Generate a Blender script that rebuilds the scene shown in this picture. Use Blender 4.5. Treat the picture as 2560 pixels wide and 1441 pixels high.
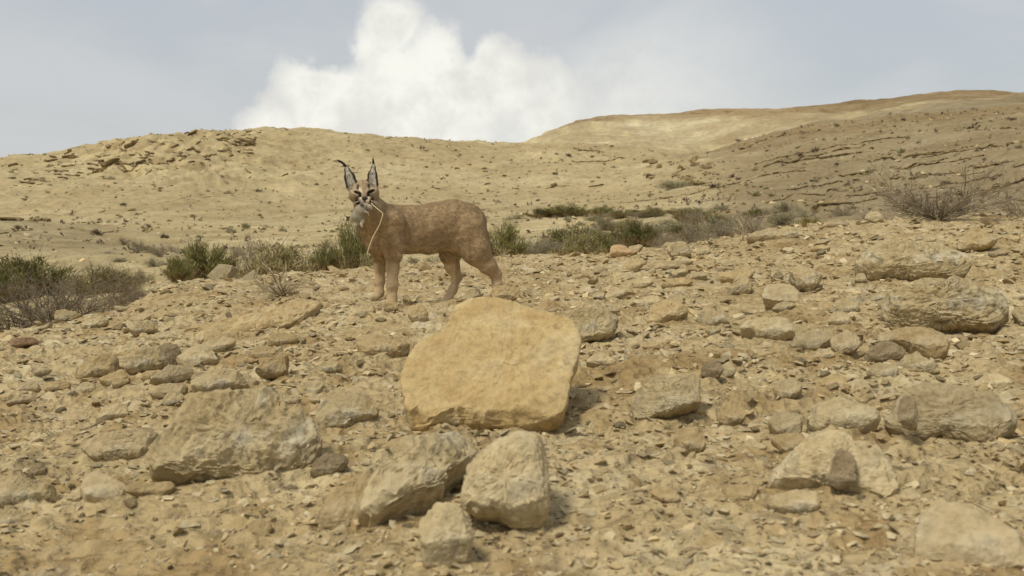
import bpy, bmesh, math, random, time
import numpy as np
from mathutils import Vector, Matrix, Euler

T0 = time.time()
for o in list(bpy.data.objects):
    bpy.data.objects.remove(o)
scene = bpy.context.scene
random.seed(4)
COL = scene.collection

# ------------------------------------------------------------------ camera
PW, PH = 2560.0, 1441.0
F = 2459.0                       # focal length in photo pixels (about 55 degrees across)
CX, CY = PW / 2, PH / 2
HZ = 510.0                       # photo row of the level horizon
CH = 0.45                        # camera height
PITCH = math.atan((CY - HZ) / F)
cam_d = bpy.data.cameras.new('camera')
cam = bpy.data.objects.new('camera', cam_d)
COL.objects.link(cam)
cam.location = (0, 0, CH)
cam.rotation_euler = (math.pi / 2 - PITCH, 0, 0)
cam_d.sensor_width = 36.0
cam_d.lens = 36.0 * F / PW
cam_d.clip_start = 0.02
cam_d.clip_end = 5000
cam_d.dof.use_dof = True
cam_d.dof.focus_distance = 4.4
cam_d.dof.aperture_fstop = 9.0
scene.camera = cam

# ------------------------------------------------------------------ sun, sky, exposure
SUN_EL, SUN_AZ = 57.0, 222.0     # azimuth measured clockwise from +Y (the view direction)
sd = bpy.data.lights.new('sun', 'SUN')
sun = bpy.data.objects.new('sun', sd)
COL.objects.link(sun)
sd.energy = 2.7
sd.angle = math.radians(11.0)
sd.color = (1.0, 0.93, 0.80)
_a, _e = math.radians(SUN_AZ), math.radians(SUN_EL)
sdir = Vector((math.sin(_a) * math.cos(_e), math.cos(_a) * math.cos(_e), math.sin(_e)))
sun.rotation_euler = (-sdir).to_track_quat('-Z', 'Y').to_euler()
sun.location = sdir * 60

scene.view_settings.view_transform = 'Standard'
scene.view_settings.look = 'None'
scene.view_settings.gamma = 1.0
scene.view_settings.exposure = 0.03
scene.view_settings.use_curve_mapping = False


def build_world():
    w = bpy.data.worlds.new('World')
    scene.world = w
    w.use_nodes = True
    nt = w.node_tree
    nt.nodes.clear()
    N, L = nt.nodes.new, nt.links.new

    def math_(op, a, b=None, c=None, clamp=False):
        n = N('ShaderNodeMath')
        n.operation = op
        n.use_clamp = clamp
        for i, v in enumerate((a, b, c)):
            if v is None:
                continue
            if isinstance(v, (int, float)):
                n.inputs[i].default_value = v
            else:
                L(v, n.inputs[i])
        return n.outputs[0]

    def mix(f, a, b):
        n = N('ShaderNodeMix')
        n.data_type = 'RGBA'
        if isinstance(f, (int, float)):
            n.inputs[0].default_value = f
        else:
            L(f, n.inputs[0])
        for i, v in ((6, a), (7, b)):
            if isinstance(v, tuple):
                n.inputs[i].default_value = (*v, 1)
            else:
                L(v, n.inputs[i])
        return n.outputs[2]

    def smooth(v, a, b):
        n = N('ShaderNodeMapRange')
        n.interpolation_type = 'SMOOTHSTEP'
        L(v, n.inputs[0])
        n.inputs[1].default_value = a
        n.inputs[2].default_value = b
        return n.outputs[0]

    def noise(vec, scale, det, rough, dist=0.0):
        n = N('ShaderNodeTexNoise')
        n.inputs['Scale'].default_value = scale
        n.inputs['Detail'].default_value = det
        n.inputs['Roughness'].default_value = rough
        n.inputs['Distortion'].default_value = dist
        L(vec, n.inputs['Vector'])
        return n.outputs['Fac']

    sky = N('ShaderNodeTexSky')
    sky.sky_type = 'NISHITA'
    sky.sun_disc = False
    sky.sun_elevation = math.radians(SUN_EL)
    sky.sun_rotation = math.radians(SUN_AZ)
    sky.air_density = 1.0
    sky.dust_density = 2.5
    sky.ozone_density = 1.0
    tc = N('ShaderNodeTexCoord')
    sep = N('ShaderNodeSeparateXYZ')
    L(tc.outputs['Generated'], sep.inputs[0])
    az = math_('ARCTAN2', sep.outputs[0], sep.outputs[1])
    el = math_('ARCSINE', sep.outputs[2])
    comb = N('ShaderNodeCombineXYZ')
    L(az, comb.inputs[0])
    L(math_('MULTIPLY', el, 2.6), comb.inputs[1])
    veil_n = noise(comb.outputs[0], 3.2, 6, 0.55, 0.6)
    dirn = tc.outputs['Generated']
    # thin high cloud over the whole sky
    veil = math_('ADD', math_('MULTIPLY', smooth(veil_n, 0.36, 0.66), 0.24), 0.68)
    col = mix(veil, sky.outputs[0], (6.15, 6.3, 6.4))
    # one heaped cloud, in directions round the middle of the view
    n1 = noise(dirn, 11.0, 7, 0.58)
    n2 = noise(dirn, 34.0, 5, 0.6)
    lobes = [(985, 85, 88), (925, 130, 62), (1090, 150, 95), (1010, 220, 130), (1215, 135, 48), (1230, 240, 120),
             (790, 165, 30), (765, 225, 72), (860, 300, 145), (1080, 350, 190), (1350, 290, 130), (690, 350, 90), (1520, 360, 110), (620, 400, 80)]
    dmin = None
    for (lx, ly, lr) in lobes:
        a0 = math.atan((lx - CX) / F)
        e0 = math.atan((HZ - ly) / F)
        dx = math_('SUBTRACT', az, a0)
        dy = math_('SUBTRACT', el, e0)
        d = math_('SQRT', math_('ADD', math_('MULTIPLY', dx, dx), math_('MULTIPLY', dy, dy)))
        d = math_('SUBTRACT', d, lr / F)
        dmin = d if dmin is None else math_('SMOOTH_MIN', dmin, d, 0.008)
    wob = math_('ADD', math_('MULTIPLY', math_('SUBTRACT', n1, 0.5), 0.07), math_('MULTIPLY', math_('SUBTRACT', n2, 0.5), 0.035))
    dd = math_('ADD', dmin, wob)
    core = smooth(dd, 0.006, -0.016)
    # softer towards the base and the right of the heap
    soft = smooth(dd, 0.06, -0.07)
    side = smooth(math_('ADD', az, math_('MULTIPLY', el, -1.6)), -0.22, -0.10)
    m = math_('ADD', math_('MULTIPLY', core, math_('SUBTRACT', 1.0, math_('MULTIPLY', side, 0.75))),
              math_('MULTIPLY', soft, math_('MULTIPLY', side, 0.75)))
    glow = math_('MULTIPLY', smooth(dd, 0.20, -0.03), math_('MULTIPLY', side, 0.55))
    m = math_('MAXIMUM', math_('MULTIPLY', m, 0.93), glow)
    bright = mix(smooth(math_('ADD', math_('MULTIPLY', n1, 0.6), math_('MULTIPLY', n2, 0.4)), 0.38, 0.60), (7.7, 7.6, 7.1), (9.6, 9.45, 8.7))
    col = mix(m, col, bright)
    bg = N('ShaderNodeBackground')
    bg.inputs['Strength'].default_value = 0.1
    L(col, bg.inputs['Color'])
    out = N('ShaderNodeOutputWorld')
    L(bg.outputs[0], out.inputs[0])


build_world()

# ------------------------------------------------------------------ noise
_rs = np.random.RandomState(7)
_G = _rs.normal(size=(256, 3))
_G /= np.linalg.norm(_G, axis=1)[:, None]
_G = _G.astype(np.float32)


def perlin2(p, seed=0):
    pi = np.floor(p[:, :2]).astype(np.int32)
    f = (p[:, :2] - pi).astype(np.float32)
    w = f * f * f * (f * (f * 6 - 15) + 10)
    r = np.zeros(len(p), dtype=np.float32)
    sd_ = np.int32(seed * 2654435 + 12345 & 0x3fffffff)
    hx = [pi[:, 0] * np.int32(73856093), (pi[:, 0] + 1) * np.int32(73856093)]
    hy = [pi[:, 1] * np.int32(19349663), (pi[:, 1] + 1) * np.int32(19349663)]
    for dx in (0, 1):
        wx = w[:, 0] if dx else 1 - w[:, 0]
        for dy in (0, 1):
            wy = w[:, 1] if dy else 1 - w[:, 1]
            h = hx[dx] ^ hy[dy] ^ sd_
            h = (h ^ (h >> 13)) * np.int32(1274126177)
            k = (h >> 7) & 255
            r += wx * wy * (_G2[k, 0] * (f[:, 0] - dx) + _G2[k, 1] * (f[:, 1] - dy))
    return r * 1.5


_an = _rs.uniform(0, 6.2832, 256)
_G2 = np.stack([np.cos(_an), np.sin(_an)], 1).astype(np.float32)


def perlin(p, seed=0):
    p = np.asarray(p, dtype=np.float64)
    if len(p) and np.all(p[:, 2] == p[0, 2]):
        return perlin2(p, seed)
    pi = np.floor(p).astype(np.int64)
    f = (p - pi).astype(np.float32)
    w = f * f * f * (f * (f * 6 - 15) + 10)
    r = np.zeros(len(p), dtype=np.float32)
    for dx in (0, 1):
        wx = w[:, 0] if dx else 1 - w[:, 0]
        for dy in (0, 1):
            wy = w[:, 1] if dy else 1 - w[:, 1]
            for dz in (0, 1):
                wz = w[:, 2] if dz else 1 - w[:, 2]
                h = ((pi[:, 0] + dx) * 73856093) ^ ((pi[:, 1] + dy) * 19349663) ^ ((pi[:, 2] + dz) * 83492791) ^ (seed * 2654435)
                h = (h ^ (h >> 13)) * 1274126177
                g = _G[(h >> 7) & 255]
                r += wx * wy * wz * (g[:, 0] * (f[:, 0] - dx) + g[:, 1] * (f[:, 1] - dy) + g[:, 2] * (f[:, 2] - dz))
    return r * 1.5


def fbm(p, octv=4, gain=0.5, seed=0):
    s = np.zeros(len(p), dtype=np.float32)
    a = 1.0
    q = np.asarray(p, dtype=np.float64)
    for i in range(octv):
        s += a * perlin(q, seed + i * 17)
        q = q * 2.03 + 5.3
        a *= gain
    return s


def sstep(a, b, x):
    t = np.clip((x - a) / (b - a), 0, 1)
    return t * t * (3 - 2 * t)


def stair(x, k=0.25):
    fl = np.floor(x)
    return fl + sstep(1 - k, 1.0, x - fl)


# ------------------------------------------------------------------ pixels to places
SP, CP = math.sin(PITCH), math.cos(PITCH)


def ray(px, py):
    u, v = (px - CX) / F, (CY - py) / F
    return np.array([u, CP + SP * v, -SP + CP * v])


def at(px, py, Y):
    d = ray(px, py)
    return np.array([0, 0, CH]) + d * (Y / d[1])


# ------------------------------------------------------------------ terrain
# each column: photo column, then (forward distance, photo row); before the crest the ground is a gently tilted plane
COLS = {
    -900: [(6, 905), (9, 960), (14, 830), (24, 690), (40, 560), (60, 540), (90, 470), (135, 440), (200, 480), (420, 500), (800, 480)],
    -400: [(6, 860), (9, 900), (14, 780), (24, 670), (40, 555), (60, 545), (90, 470), (135, 425), (200, 460), (420, 480), (800, 470)],
    0: [(6, 832), (8.5, 880), (12, 790), (16, 740), (24, 660), (34, 595), (42, 552), (50, 562), (62, 553), (80, 510), (112, 425), (132, 396), (190, 430), (420, 460), (800, 460)],
    250: [(6.5, 792), (9, 840), (12, 775), (16, 735), (24, 655), (36, 600), (46, 566), (60, 560), (80, 510), (110, 412), (130, 362), (190, 410), (420, 450), (800, 455)],
    450: [(7.5, 712), (10, 770), (14, 728), (18, 700), (26, 645), (38, 605), (55, 575), (75, 520), (102, 430), (127, 336), (190, 390), (420, 440), (800, 450)],
    700: [(8.5, 690), (11, 745), (16, 705), (22, 655), (35, 605), (55, 575), (80, 522), (110, 428), (137, 324), (200, 380), (420, 430), (800, 440)],
    1000: [(9, 668), (11.5, 722), (17, 675), (24, 625), (38, 577), (58, 552), (84, 500), (118, 415), (152, 340), (215, 385), (420, 420), (800, 430)],
    1260: [(9.5, 645), (12, 695), (18, 648), (26, 603), (40, 556), (60, 540), (90, 485), (130, 402), (170, 355), (230, 385), (420, 395), (650, 375), (800, 390)],
    1500: [(9.5, 637), (12, 682), (18, 632), (26, 590), (40, 545), (60, 522), (90, 472), (130, 402), (165, 363), (230, 380), (420, 366), (540, 325), (660, 291), (900, 310)],
    1740: [(9.4, 613), (12, 652), (18, 612), (28, 560), (45, 512), (62, 487), (78, 462), (90, 412), (140, 386), (200, 398), (400, 383), (520, 340), (660, 279), (900, 300)],
    1900: [(9.2, 580), (11.5, 620), (17, 585), (26, 540), (42, 492), (60, 455), (90, 400), (125, 350), (155, 340), (300, 345), (450, 318), (660, 270), (900, 295)],
    2100: [(9, 557), (11.5, 582), (16, 552), (25, 517), (40, 468), (60, 418), (90, 358), (120, 322), (155, 311), (300, 306), (450, 285), (660, 258), (900, 285)],
    2380: [(9, 546), (12, 548), (18, 520), (28, 473), (45, 410), (70, 347), (100, 308), (145, 284), (300, 266), (450, 250), (640, 231), (900, 260)],
    2560: [(10, 522), (14, 506), (20, 480), (30, 430), (45, 370), (70, 315), (100, 285), (145, 270), (300, 255), (640, 233), (900, 255)],
    3100: [(10, 495), (14, 470), (20, 430), (30, 370), (45, 310), (70, 265), (100, 245), (300, 230), (640, 220), (900, 240)],
    4200: [(10, 450), (14, 420), (20, 380), (30, 320), (45, 270), (70, 230), (100, 220), (300, 215), (640, 215), (900, 230)],
}


def pchip(x, xs, ys):
    xs, ys = np.asarray(xs, float), np.asarray(ys, float)
    h = np.diff(xs)
    dl = np.diff(ys) / h
    m = np.zeros_like(xs)
    m[0], m[-1] = dl[0], dl[-1]
    for i in range(1, len(xs) - 1):
        if dl[i - 1] * dl[i] > 0:
            w1, w2 = 2 * h[i] + h[i - 1], h[i] + 2 * h[i - 1]
            m[i] = (w1 + w2) / (w1 / dl[i - 1] + w2 / dl[i])
    i = np.clip(np.searchsorted(xs, x) - 1, 0, len(xs) - 2)
    t = np.clip((x - xs[i]) / h[i], 0, 1)
    return ((1 + 2 * t) * (1 - t) ** 2 * ys[i] + t * (1 - t) ** 2 * h[i] * m[i] + t * t * (3 - 2 * t) * ys[i + 1] + t * t * (t - 1) * h[i] * m[i + 1])


LY = np.linspace(math.log(0.25), math.log(900), 520)
UPX = np.array(sorted(COLS))
_colz = []
for px in UPX:
    u = (px - CX) / F
    kn = [(0.25, 0.0)]
    for Y, k in ((1.0, 0.05), (2.0, 0.055), (3.2, 0.06), (4.6, 0.066)):
        kn.append((Y, k * u * Y if abs(u) < 0.9 else k * math.copysign(0.9, u) * Y))
    for (Y, py) in COLS[px]:
        kn.append((Y, at(px, py, Y)[2]))
    ys = [math.log(k[0]) for k in kn]
    # interpolate the slope angle so that far things keep their row
    tz = [(k[1] - CH) / k[0] for k in kn]
    _colz.append(pchip(LY, ys, tz))
_colz = np.array(_colz)                         # columns x rows
UF = np.linspace(UPX[0], UPX[-1], 360)
_B = np.empty((len(UF), len(LY)))
for j in range(len(LY)):
    _B[:, j] = pchip(UF, UPX, _colz[:, j])
_k = np.exp(-0.5 * (np.arange(-4, 5) / 1.8) ** 2)
_k /= _k.sum()
_B = np.apply_along_axis(lambda a: np.convolve(np.pad(a, 4, 'edge'), _k, 'valid'), 0, _B)


def base_z(x, y):
    y = np.maximum(y, 0.26)
    up = np.clip(CX + F * x / y, UF[0], UF[-1])
    ly = np.clip(np.log(y), LY[0], LY[-1])
    a = (up - UF[0]) / (UF[1] - UF[0])
    b = (ly - LY[0]) / (LY[1] - LY[0])
    i = np.clip(a.astype(int), 0, len(UF) - 2)
    j = np.clip(b.astype(int), 0, len(LY) - 2)
    a, b = a - i, b - j
    t = (_B[i, j] * (1 - a) + _B[i + 1, j] * a) * (1 - b) + (_B[i, j + 1] * (1 - a) + _B[i + 1, j + 1] * a) * b
    return CH + t * y


def ground_z(x, y):
    x, y = np.atleast_1d(np.asarray(x, float)), np.atleast_1d(np.asarray(y, float))
    z = base_z(x, y)
    p = np.stack([x, y, np.zeros_like(x)], 1)
    up = CX + F * x / np.maximum(y, 0.3)
    wf = 1 - sstep(9, 15, y)
    wm = sstep(9, 15, y) * (1 - sstep(60, 90, y))
    wh = sstep(55, 85, y) * (1 - sstep(230, 330, y))
    wr = sstep(230, 330, y)
    wright = sstep(1750, 2050, up) * sstep(11, 18, y)
    d = np.zeros_like(z)
    k = y < 16
    if k.any():
        q = p[k]
        ca, sa = math.cos(0.35), math.sin(0.35)
        r = np.stack([(q[:, 0] * ca + q[:, 1] * sa) * 1.1, (-q[:, 0] * sa + q[:, 1] * ca) * 2.6, q[:, 2]], 1)
        s = fbm(r, 4, 0.5, 3) * 4.0
        led = (stair(s, 0.3) - s * 0.55) * 0.016
        s2 = fbm(r * 3.1 + 9.1, 3, 0.5, 31) * 3.0
        led += (stair(s2, 0.4) - s2 * 0.6) * 0.0075
        fine = np.abs(fbm(q * 9.0, 2, 0.5, 8)) + 0.5 * fbm(q * 5.0, 1, 0.5, 18)
        d[k] += wf[k] * (0.022 * fbm(q * 1.1, 2, 0.5, 1) + 1.1 * led + 0.014 * fine) * (0.45 + 0.55 * sstep(0.7, 2.0, y[k]))
    k = (y > 8.5) & (y < 95)
    if k.any():
        q = p[k]
        dm = 0.16 * fbm(q / 7.0, 3, 0.5, 21) + 0.05 * fbm(q / 0.9, 3, 0.5, 22)
        sl = z[k] / 0.55 + 1.6 * fbm(q / 14.0, 3, 0.5, 23)
        dm = dm + wright[k] * (stair(sl, 0.22) - sl) * 0.30
        d[k] += wm[k] * dm
    k = (y > 50) & (y < 340)
    if k.any():
        q = p[k]
        s = z[k] / 1.35 + 1.3 * fbm(q / 22.0, 3, 0.55, 41)
        out = sstep(-0.1, 0.5, fbm(q / 28.0, 3, 0.5, 42)) * 0.75 + 0.2
        band = sstep(0.45, 1.0, np.exp(-((up[k] - 420) / 330) ** 2)) * sstep(88, 104, y[k])
        dh = 0.5 * fbm(q / 26.0, 3, 0.5, 43) + 0.30 * fbm(q / 4.0, 4, 0.6, 44) + (stair(s, 0.2) - s) * (0.5 * out + 0.55 * band)
        dh = dh + band * 0.5 * np.abs(fbm(q / 2.2, 3, 0.6, 45))
        d[k] += wh[k] * dh
    k = y > 220
    if k.any():
        q = p[k]
        s = z[k] / 5.0 + 0.6 * fbm(q / 90.0, 3, 0.5, 51)
        d[k] += wr[k] * (2.6 * fbm(q / 70.0, 4, 0.55, 52) + (stair(s, 0.25) - s) * 1.6)
    return z + d


_RS = np.concatenate([np.linspace(0.8, 12, 700), np.exp(np.linspace(math.log(12), math.log(880), 1100))])


def hit(px, py):
    """first place where the sight line through a photo pixel meets the terrain"""
    d = ray(px, py)
    d = d / d[1]
    P = d[None, :] * _RS[:, None]
    P[:, 2] += CH
    gap = P[:, 2] - base_z(P[:, 0], P[:, 1])
    near = np.nonzero(gap < np.where(_RS < 14, 0.10, np.where(_RS < 60, 0.5, 2.2)))[0]
    for c in range(0, len(near), 40):
        w = near[c:c + 40]
        g = P[w, 2] - ground_z(P[w, 0], P[w, 1])
        b = np.nonzero(g < 0)[0]
        if len(b):
            return P[w[b[0]]]
    return None


# ------------------------------------------------------------------ materials
MAT = {}


class NT:
    def __init__(s, name, rough=0.9, spec=0.15):
        s.m = bpy.data.materials.new(name)
        s.m.use_nodes = True
        s.nt = s.m.node_tree
        s.b = s.nt.nodes['Principled BSDF']
        s.b.inputs['Roughness'].default_value = rough
        s.b.inputs['Specular IOR Level'].default_value = spec
        s.tc = s.nt.nodes.new('ShaderNodeTexCoord')
        s.co = s.tc.outputs['Object']
        MAT[name] = s.m

    def n(s, t):
        return s.nt.nodes.new(t)

    def l(s, a, b):
        s.nt.links.new(a, b)

    def noise(s, scale, det=5, rough=0.55, dist=0.0, vec=None):
        n = s.n('ShaderNodeTexNoise')
        n.inputs['Scale'].default_value = scale
        n.inputs['Detail'].default_value = det
        n.inputs['Roughness'].default_value = rough
        n.inputs['Distortion'].default_value = dist
        s.l(vec or s.co, n.inputs['Vector'])
        return n.outputs['Fac']

    def voro(s, scale, feature='F1', vec=None, out='Distance'):
        n = s.n('ShaderNodeTexVoronoi')
        n.feature = feature
        n.inputs['Scale'].default_value = scale
        s.l(vec or s.co, n.inputs['Vector'])
        return n.outputs[out]

    def mapping(s, scale=(1, 1, 1), rot=(0, 0, 0)):
        n = s.n('ShaderNodeMapping')
        n.inputs['Scale'].default_value = scale
        n.inputs['Rotation'].default_value = rot
        s.l(s.co, n.inputs['Vector'])
        return n.outputs[0]

    def ramp(s, v, stops):
        n = s.n('ShaderNodeValToRGB')
        e = n.color_ramp.elements
        while len(e) < len(stops):
            e.new(0.5)
        for i, (p, c) in enumerate(stops):
            e[i].position = p
            e[i].color = (*c, 1) if isinstance(c, tuple) else (c, c, c, 1)
        s.l(v, n.inputs[0])
        return n.outputs[0]

    def mix(s, f, a, b, mode='MIX'):
        n = s.n('ShaderNodeMix')
        n.data_type = 'RGBA'
        n.blend_type = mode
        for i, v in ((0, f), (6, a), (7, b)):
            if isinstance(v, (int, float)):
                n.inputs[i].default_value = v
            elif isinstance(v, tuple):
                n.inputs[i].default_value = (*v, 1)
            else:
                s.l(v, n.inputs[i])
        return n.outputs[2]

    def math(s, op, a, b):
        n = s.n('ShaderNodeMath')
        n.operation = op
        for i, v in ((0, a), (1, b)):
            if isinstance(v, (int, float)):
                n.inputs[i].default_value = v
            else:
                s.l(v, n.inputs[i])
        return n.outputs[0]

    def rng(s, v, a, b, c=0.0, d=1.0):
        n = s.n('ShaderNodeMapRange')
        s.l(v, n.inputs[0])
        for i, k in enumerate((a, b, c, d)):
            n.inputs[i + 1].default_value = k
        return n.outputs[0]

    def bump(s, h, strength, dist, prev=None):
        n = s.n('ShaderNodeBump')
        n.inputs['Strength'].default_value = strength
        n.inputs['Distance'].default_value = dist
        s.l(h, n.inputs['Height'])
        if prev:
            s.l(prev, n.inputs['Normal'])
        return n.outputs[0]

    def attr(s, name='Col'):
        n = s.n('ShaderNodeAttribute')
        n.attribute_name = name
        return n.outputs['Color']

    def objrand(s):
        return s.n('ShaderNodeObjectInfo').outputs['Random']

    def color(s, c):
        s.l(c, s.b.inputs['Base Color'])

    def normal(s, c):
        s.l(c, s.b.inputs['Normal'])


def mat_ground():
    m = NT('stony_ground', 0.95, 0.1)
    a = m.ramp(m.noise(0.9, 6, 0.6), [(0.3, (0.335, 0.250, 0.122)), (0.5, (0.415, 0.320, 0.168)), (0.7, (0.47, 0.378, 0.215))])
    b = m.noise(26, 6, 0.65)
    c = m.mix(1.0, a, m.ramp(b, [(0.3, 0.5), (0.48, 1.0), (0.72, 1.2)]), 'MULTIPLY')
    red = m.rng(m.noise(2.7, 4, 0.6, 0.4), 0.52, 0.72)
    c = m.mix(m.math('MULTIPLY', red, 0.55), c, (0.37, 0.262, 0.125))
    pale = m.rng(m.noise(6.5, 5, 0.6), 0.58, 0.70)
    c = m.mix(m.math('MULTIPLY', pale, 0.55), c, (0.52, 0.45, 0.31))
    c = m.mix(1.0, c, m.attr(), 'MULTIPLY')
    m.color(c)
    v = m.voro(48, 'F1')
    n1 = m.bump(m.noise(90, 4, 0.7), 0.8, 0.008)
    m.normal(m.bump(v, 0.9, 0.012, n1))


def mat_hill(name, lo, mid, hi, s, dots):
    m = NT(name, 0.97, 0.05)
    a = m.ramp(m.noise(0.06 * s, 6, 0.6), [(0.32, lo), (0.5, mid), (0.68, hi)])
    b = m.noise(1.1 * s, 6, 0.65)
    c = m.mix(1.0, a, m.ramp(b, [(0.3, 0.7), (0.5, 1.0), (0.7, 1.14)]), 'MULTIPLY')
    # loose dark stones and tiny plants, too far to build
    v = m.voro(0.55 * s)
    k = m.math('MULTIPLY', m.rng(v, 0.20, 0.10), m.rng(m.noise(0.25 * s, 3), 0.42, 0.6))
    c = m.mix(m.math('MULTIPLY', k, dots), c, (0.17, 0.135, 0.075))
    v2 = m.voro(1.4 * s)
    k2 = m.math('MULTIPLY', m.rng(v2, 0.22, 0.1), m.rng(m.noise(0.5 * s, 3), 0.5, 0.62))
    c = m.mix(m.math('MULTIPLY', k2, dots * 0.7), c, (0.22, 0.165, 0.085))
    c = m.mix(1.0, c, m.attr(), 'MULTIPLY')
    m.color(c)
    m.normal(m.bump(m.noise(2.2 * s, 6, 0.7), 0.8, 0.35 / s))


def mat_stone(name, c0, c1, c2, lichen, pit=1.0, speck=0.0):
    m = NT(name, 0.92, 0.12)
    r = m.objrand()
    a = m.ramp(m.noise(9, 6, 0.62, 0.3), [(0.32, c0), (0.5, c1), (0.68, c2)])
    a = m.mix(1.0, a, m.rng(r, 0, 1, 0.86, 1.1), 'MULTIPLY')
    b = m.noise(60, 5, 0.65)
    c = m.mix(1.0, a, m.ramp(b, [(0.3, 0.70), (0.5, 1.0), (0.7, 1.12)]), 'MULTIPLY')
    if lichen:
        k = m.rng(m.noise(17, 5, 0.62, 0.5), 0.53, 0.62)
        c = m.mix(m.math('MULTIPLY', k, lichen), c, (0.17, 0.145, 0.085))
        k = m.rng(m.noise(14, 4, 0.6), 0.54, 0.68)
        c = m.mix(m.math('MULTIPLY', k, lichen * 0.9), c, (0.52, 0.47, 0.34))
    if speck:
        k = m.rng(m.voro(150), 0.16, 0.06)
        k = m.math('MULTIPLY', k, m.rng(m.noise(30, 3), 0.5, 0.6))
        c = m.mix(m.math('MULTIPLY', k, speck), c, (0.75, 0.62, 0.36))
        k = m.rng(m.noise(7, 6, 0.65, 0.6), 0.46, 0.72)
        c = m.mix(m.math('MULTIPLY', k, 0.75), c, (0.36, 0.235, 0.095))
        k = m.rng(m.noise(38, 5, 0.6, 0.3), 0.6, 0.7)
        c = m.mix(m.math('MULTIPLY', k, 0.5), c, (0.25, 0.165, 0.075))
    m.color(c)
    n1 = m.bump(m.noise(110, 6, 0.72), 0.55 * pit, 0.004)
    n2 = m.bump(m.noise(28, 5, 0.6), 0.7 * pit, 0.012, n1)
    m.normal(n2)


def mat_plain(name, c, rough=0.8, var=0.2, scale=30):
    m = NT(name, rough, 0.2)
    k = m.ramp(m.noise(scale, 4, 0.6), [(0.3, 1 - var), (0.7, 1 + var)])
    m.color(m.mix(1.0, c, k, 'MULTIPLY'))
    return m


def mat_leaf(name, c0, c1, c2):
    m = NT(name, 0.75, 0.2)
    a = m.ramp(m.noise(5.0, 4, 0.6), [(0.3, c0), (0.5, c1), (0.7, c2)])
    a = m.mix(1.0, a, m.rng(m.objrand(), 0, 1, 0.75, 1.2), 'MULTIPLY')
    m.color(a)


def mat_vcol(name, rough=0.75, nz=(0.85, 1.12), scale=80, bump=0.0):
    m = NT(name, rough, 0.2)
    c = m.mix(1.0, m.attr(), m.ramp(m.noise(scale, 5, 0.65), [(0.3, nz[0]), (0.7, nz[1])]), 'MULTIPLY')
    m.color(c)
    if bump:
        m.normal(m.bump(m.noise(220, 4, 0.7), bump, 0.004))


mat_ground()
mat_hill('valley_soil', (0.34, 0.265, 0.135), (0.42, 0.335, 0.178), (0.48, 0.40, 0.23), 7.0, 0.55)
mat_hill('hill_soil', (0.355, 0.278, 0.145), (0.44, 0.352, 0.192), (0.50, 0.415, 0.24), 1.0, 0.85)
mat_hill('slope_soil', (0.35, 0.272, 0.145), (0.435, 0.345, 0.19), (0.495, 0.41, 0.24), 2.2, 0.85)
mat_hill('far_hill_soil', (0.33, 0.255, 0.14), (0.43, 0.345, 0.20), (0.55, 0.475, 0.30), 0.3, 0.6)
mat_stone('stone_tan', (0.33, 0.24, 0.115), (0.405, 0.305, 0.155), (0.46, 0.365, 0.205), 0.3)
mat_stone('stone_pale', (0.38, 0.295, 0.155), (0.445, 0.36, 0.205), (0.50, 0.425, 0.265), 0.4)
mat_stone('stone_lichen', (0.345, 0.26, 0.13), (0.42, 0.335, 0.185), (0.475, 0.405, 0.25), 0.8, 1.3)
mat_stone('stone_grey', (0.335, 0.26, 0.14), (0.395, 0.315, 0.18), (0.44, 0.365, 0.225), 0.3, 0.8)
mat_stone('stone_dark', (0.20, 0.15, 0.088), (0.265, 0.205, 0.12), (0.335, 0.265, 0.16), 0.25)
mat_stone('stone_red', (0.20, 0.125, 0.07), (0.25, 0.16, 0.09), (0.30, 0.205, 0.115), 0.1)
mat_stone('stone_ochre', (0.385, 0.275, 0.12), (0.46, 0.345, 0.165), (0.52, 0.415, 0.225), 0.15, 1.2, 0.9)
mat_stone('stone_orange', (0.40, 0.27, 0.14), (0.46, 0.32, 0.17), (0.50, 0.37, 0.21), 0.05, 0.7)


def mat_ledge():
    m = NT('ledge_rock', 0.95, 0.08)
    a = m.ramp(m.noise(0.9, 6, 0.65), [(0.3, (0.17, 0.12, 0.06)), (0.5, (0.27, 0.20, 0.10)), (0.7, (0.40, 0.32, 0.18))])  # dark rock varnish, deepened with painted-in shade for the ledge undersides
    m.color(m.mix(1.0, a, m.rng(m.objrand(), 0, 1, 0.8, 1.15), 'MULTIPLY'))
    m.normal(m.bump(m.noise(4, 6, 0.7), 0.8, 0.15))


mat_ledge()
mat_leaf('leaf_green', (0.125, 0.118, 0.034), (0.20, 0.185, 0.058), (0.275, 0.245, 0.09))
mat_leaf('leaf_olive', (0.21, 0.18, 0.07), (0.30, 0.255, 0.11), (0.37, 0.315, 0.155))
mat_leaf('leaf_greygreen', (0.23, 0.21, 0.11), (0.32, 0.29, 0.165), (0.40, 0.355, 0.22))
mat_leaf('leaf_grey', (0.29, 0.24, 0.15), (0.38, 0.32, 0.205), (0.46, 0.395, 0.27))
mat_leaf('leaf_brown', (0.21, 0.13, 0.055), (0.29, 0.19, 0.085), (0.36, 0.25, 0.12))
mat_leaf('leaf_yellow', (0.18, 0.16, 0.03), (0.26, 0.225, 0.045), (0.33, 0.28, 0.07))
mat_leaf('twig_grey', (0.17, 0.132, 0.08), (0.245, 0.195, 0.125), (0.33, 0.27, 0.185))
mat_leaf('twig_pale', (0.35, 0.28, 0.15), (0.44, 0.36, 0.21), (0.52, 0.44, 0.28))
mat_leaf('twig_dark', (0.10, 0.075, 0.045), (0.15, 0.115, 0.075), (0.21, 0.165, 0.11))
mat_leaf('straw', (0.46, 0.36, 0.17), (0.55, 0.44, 0.23), (0.60, 0.50, 0.29))
mat_vcol('caracal_coat', 0.8, (0.82, 1.14), 60, 0.3)
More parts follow.
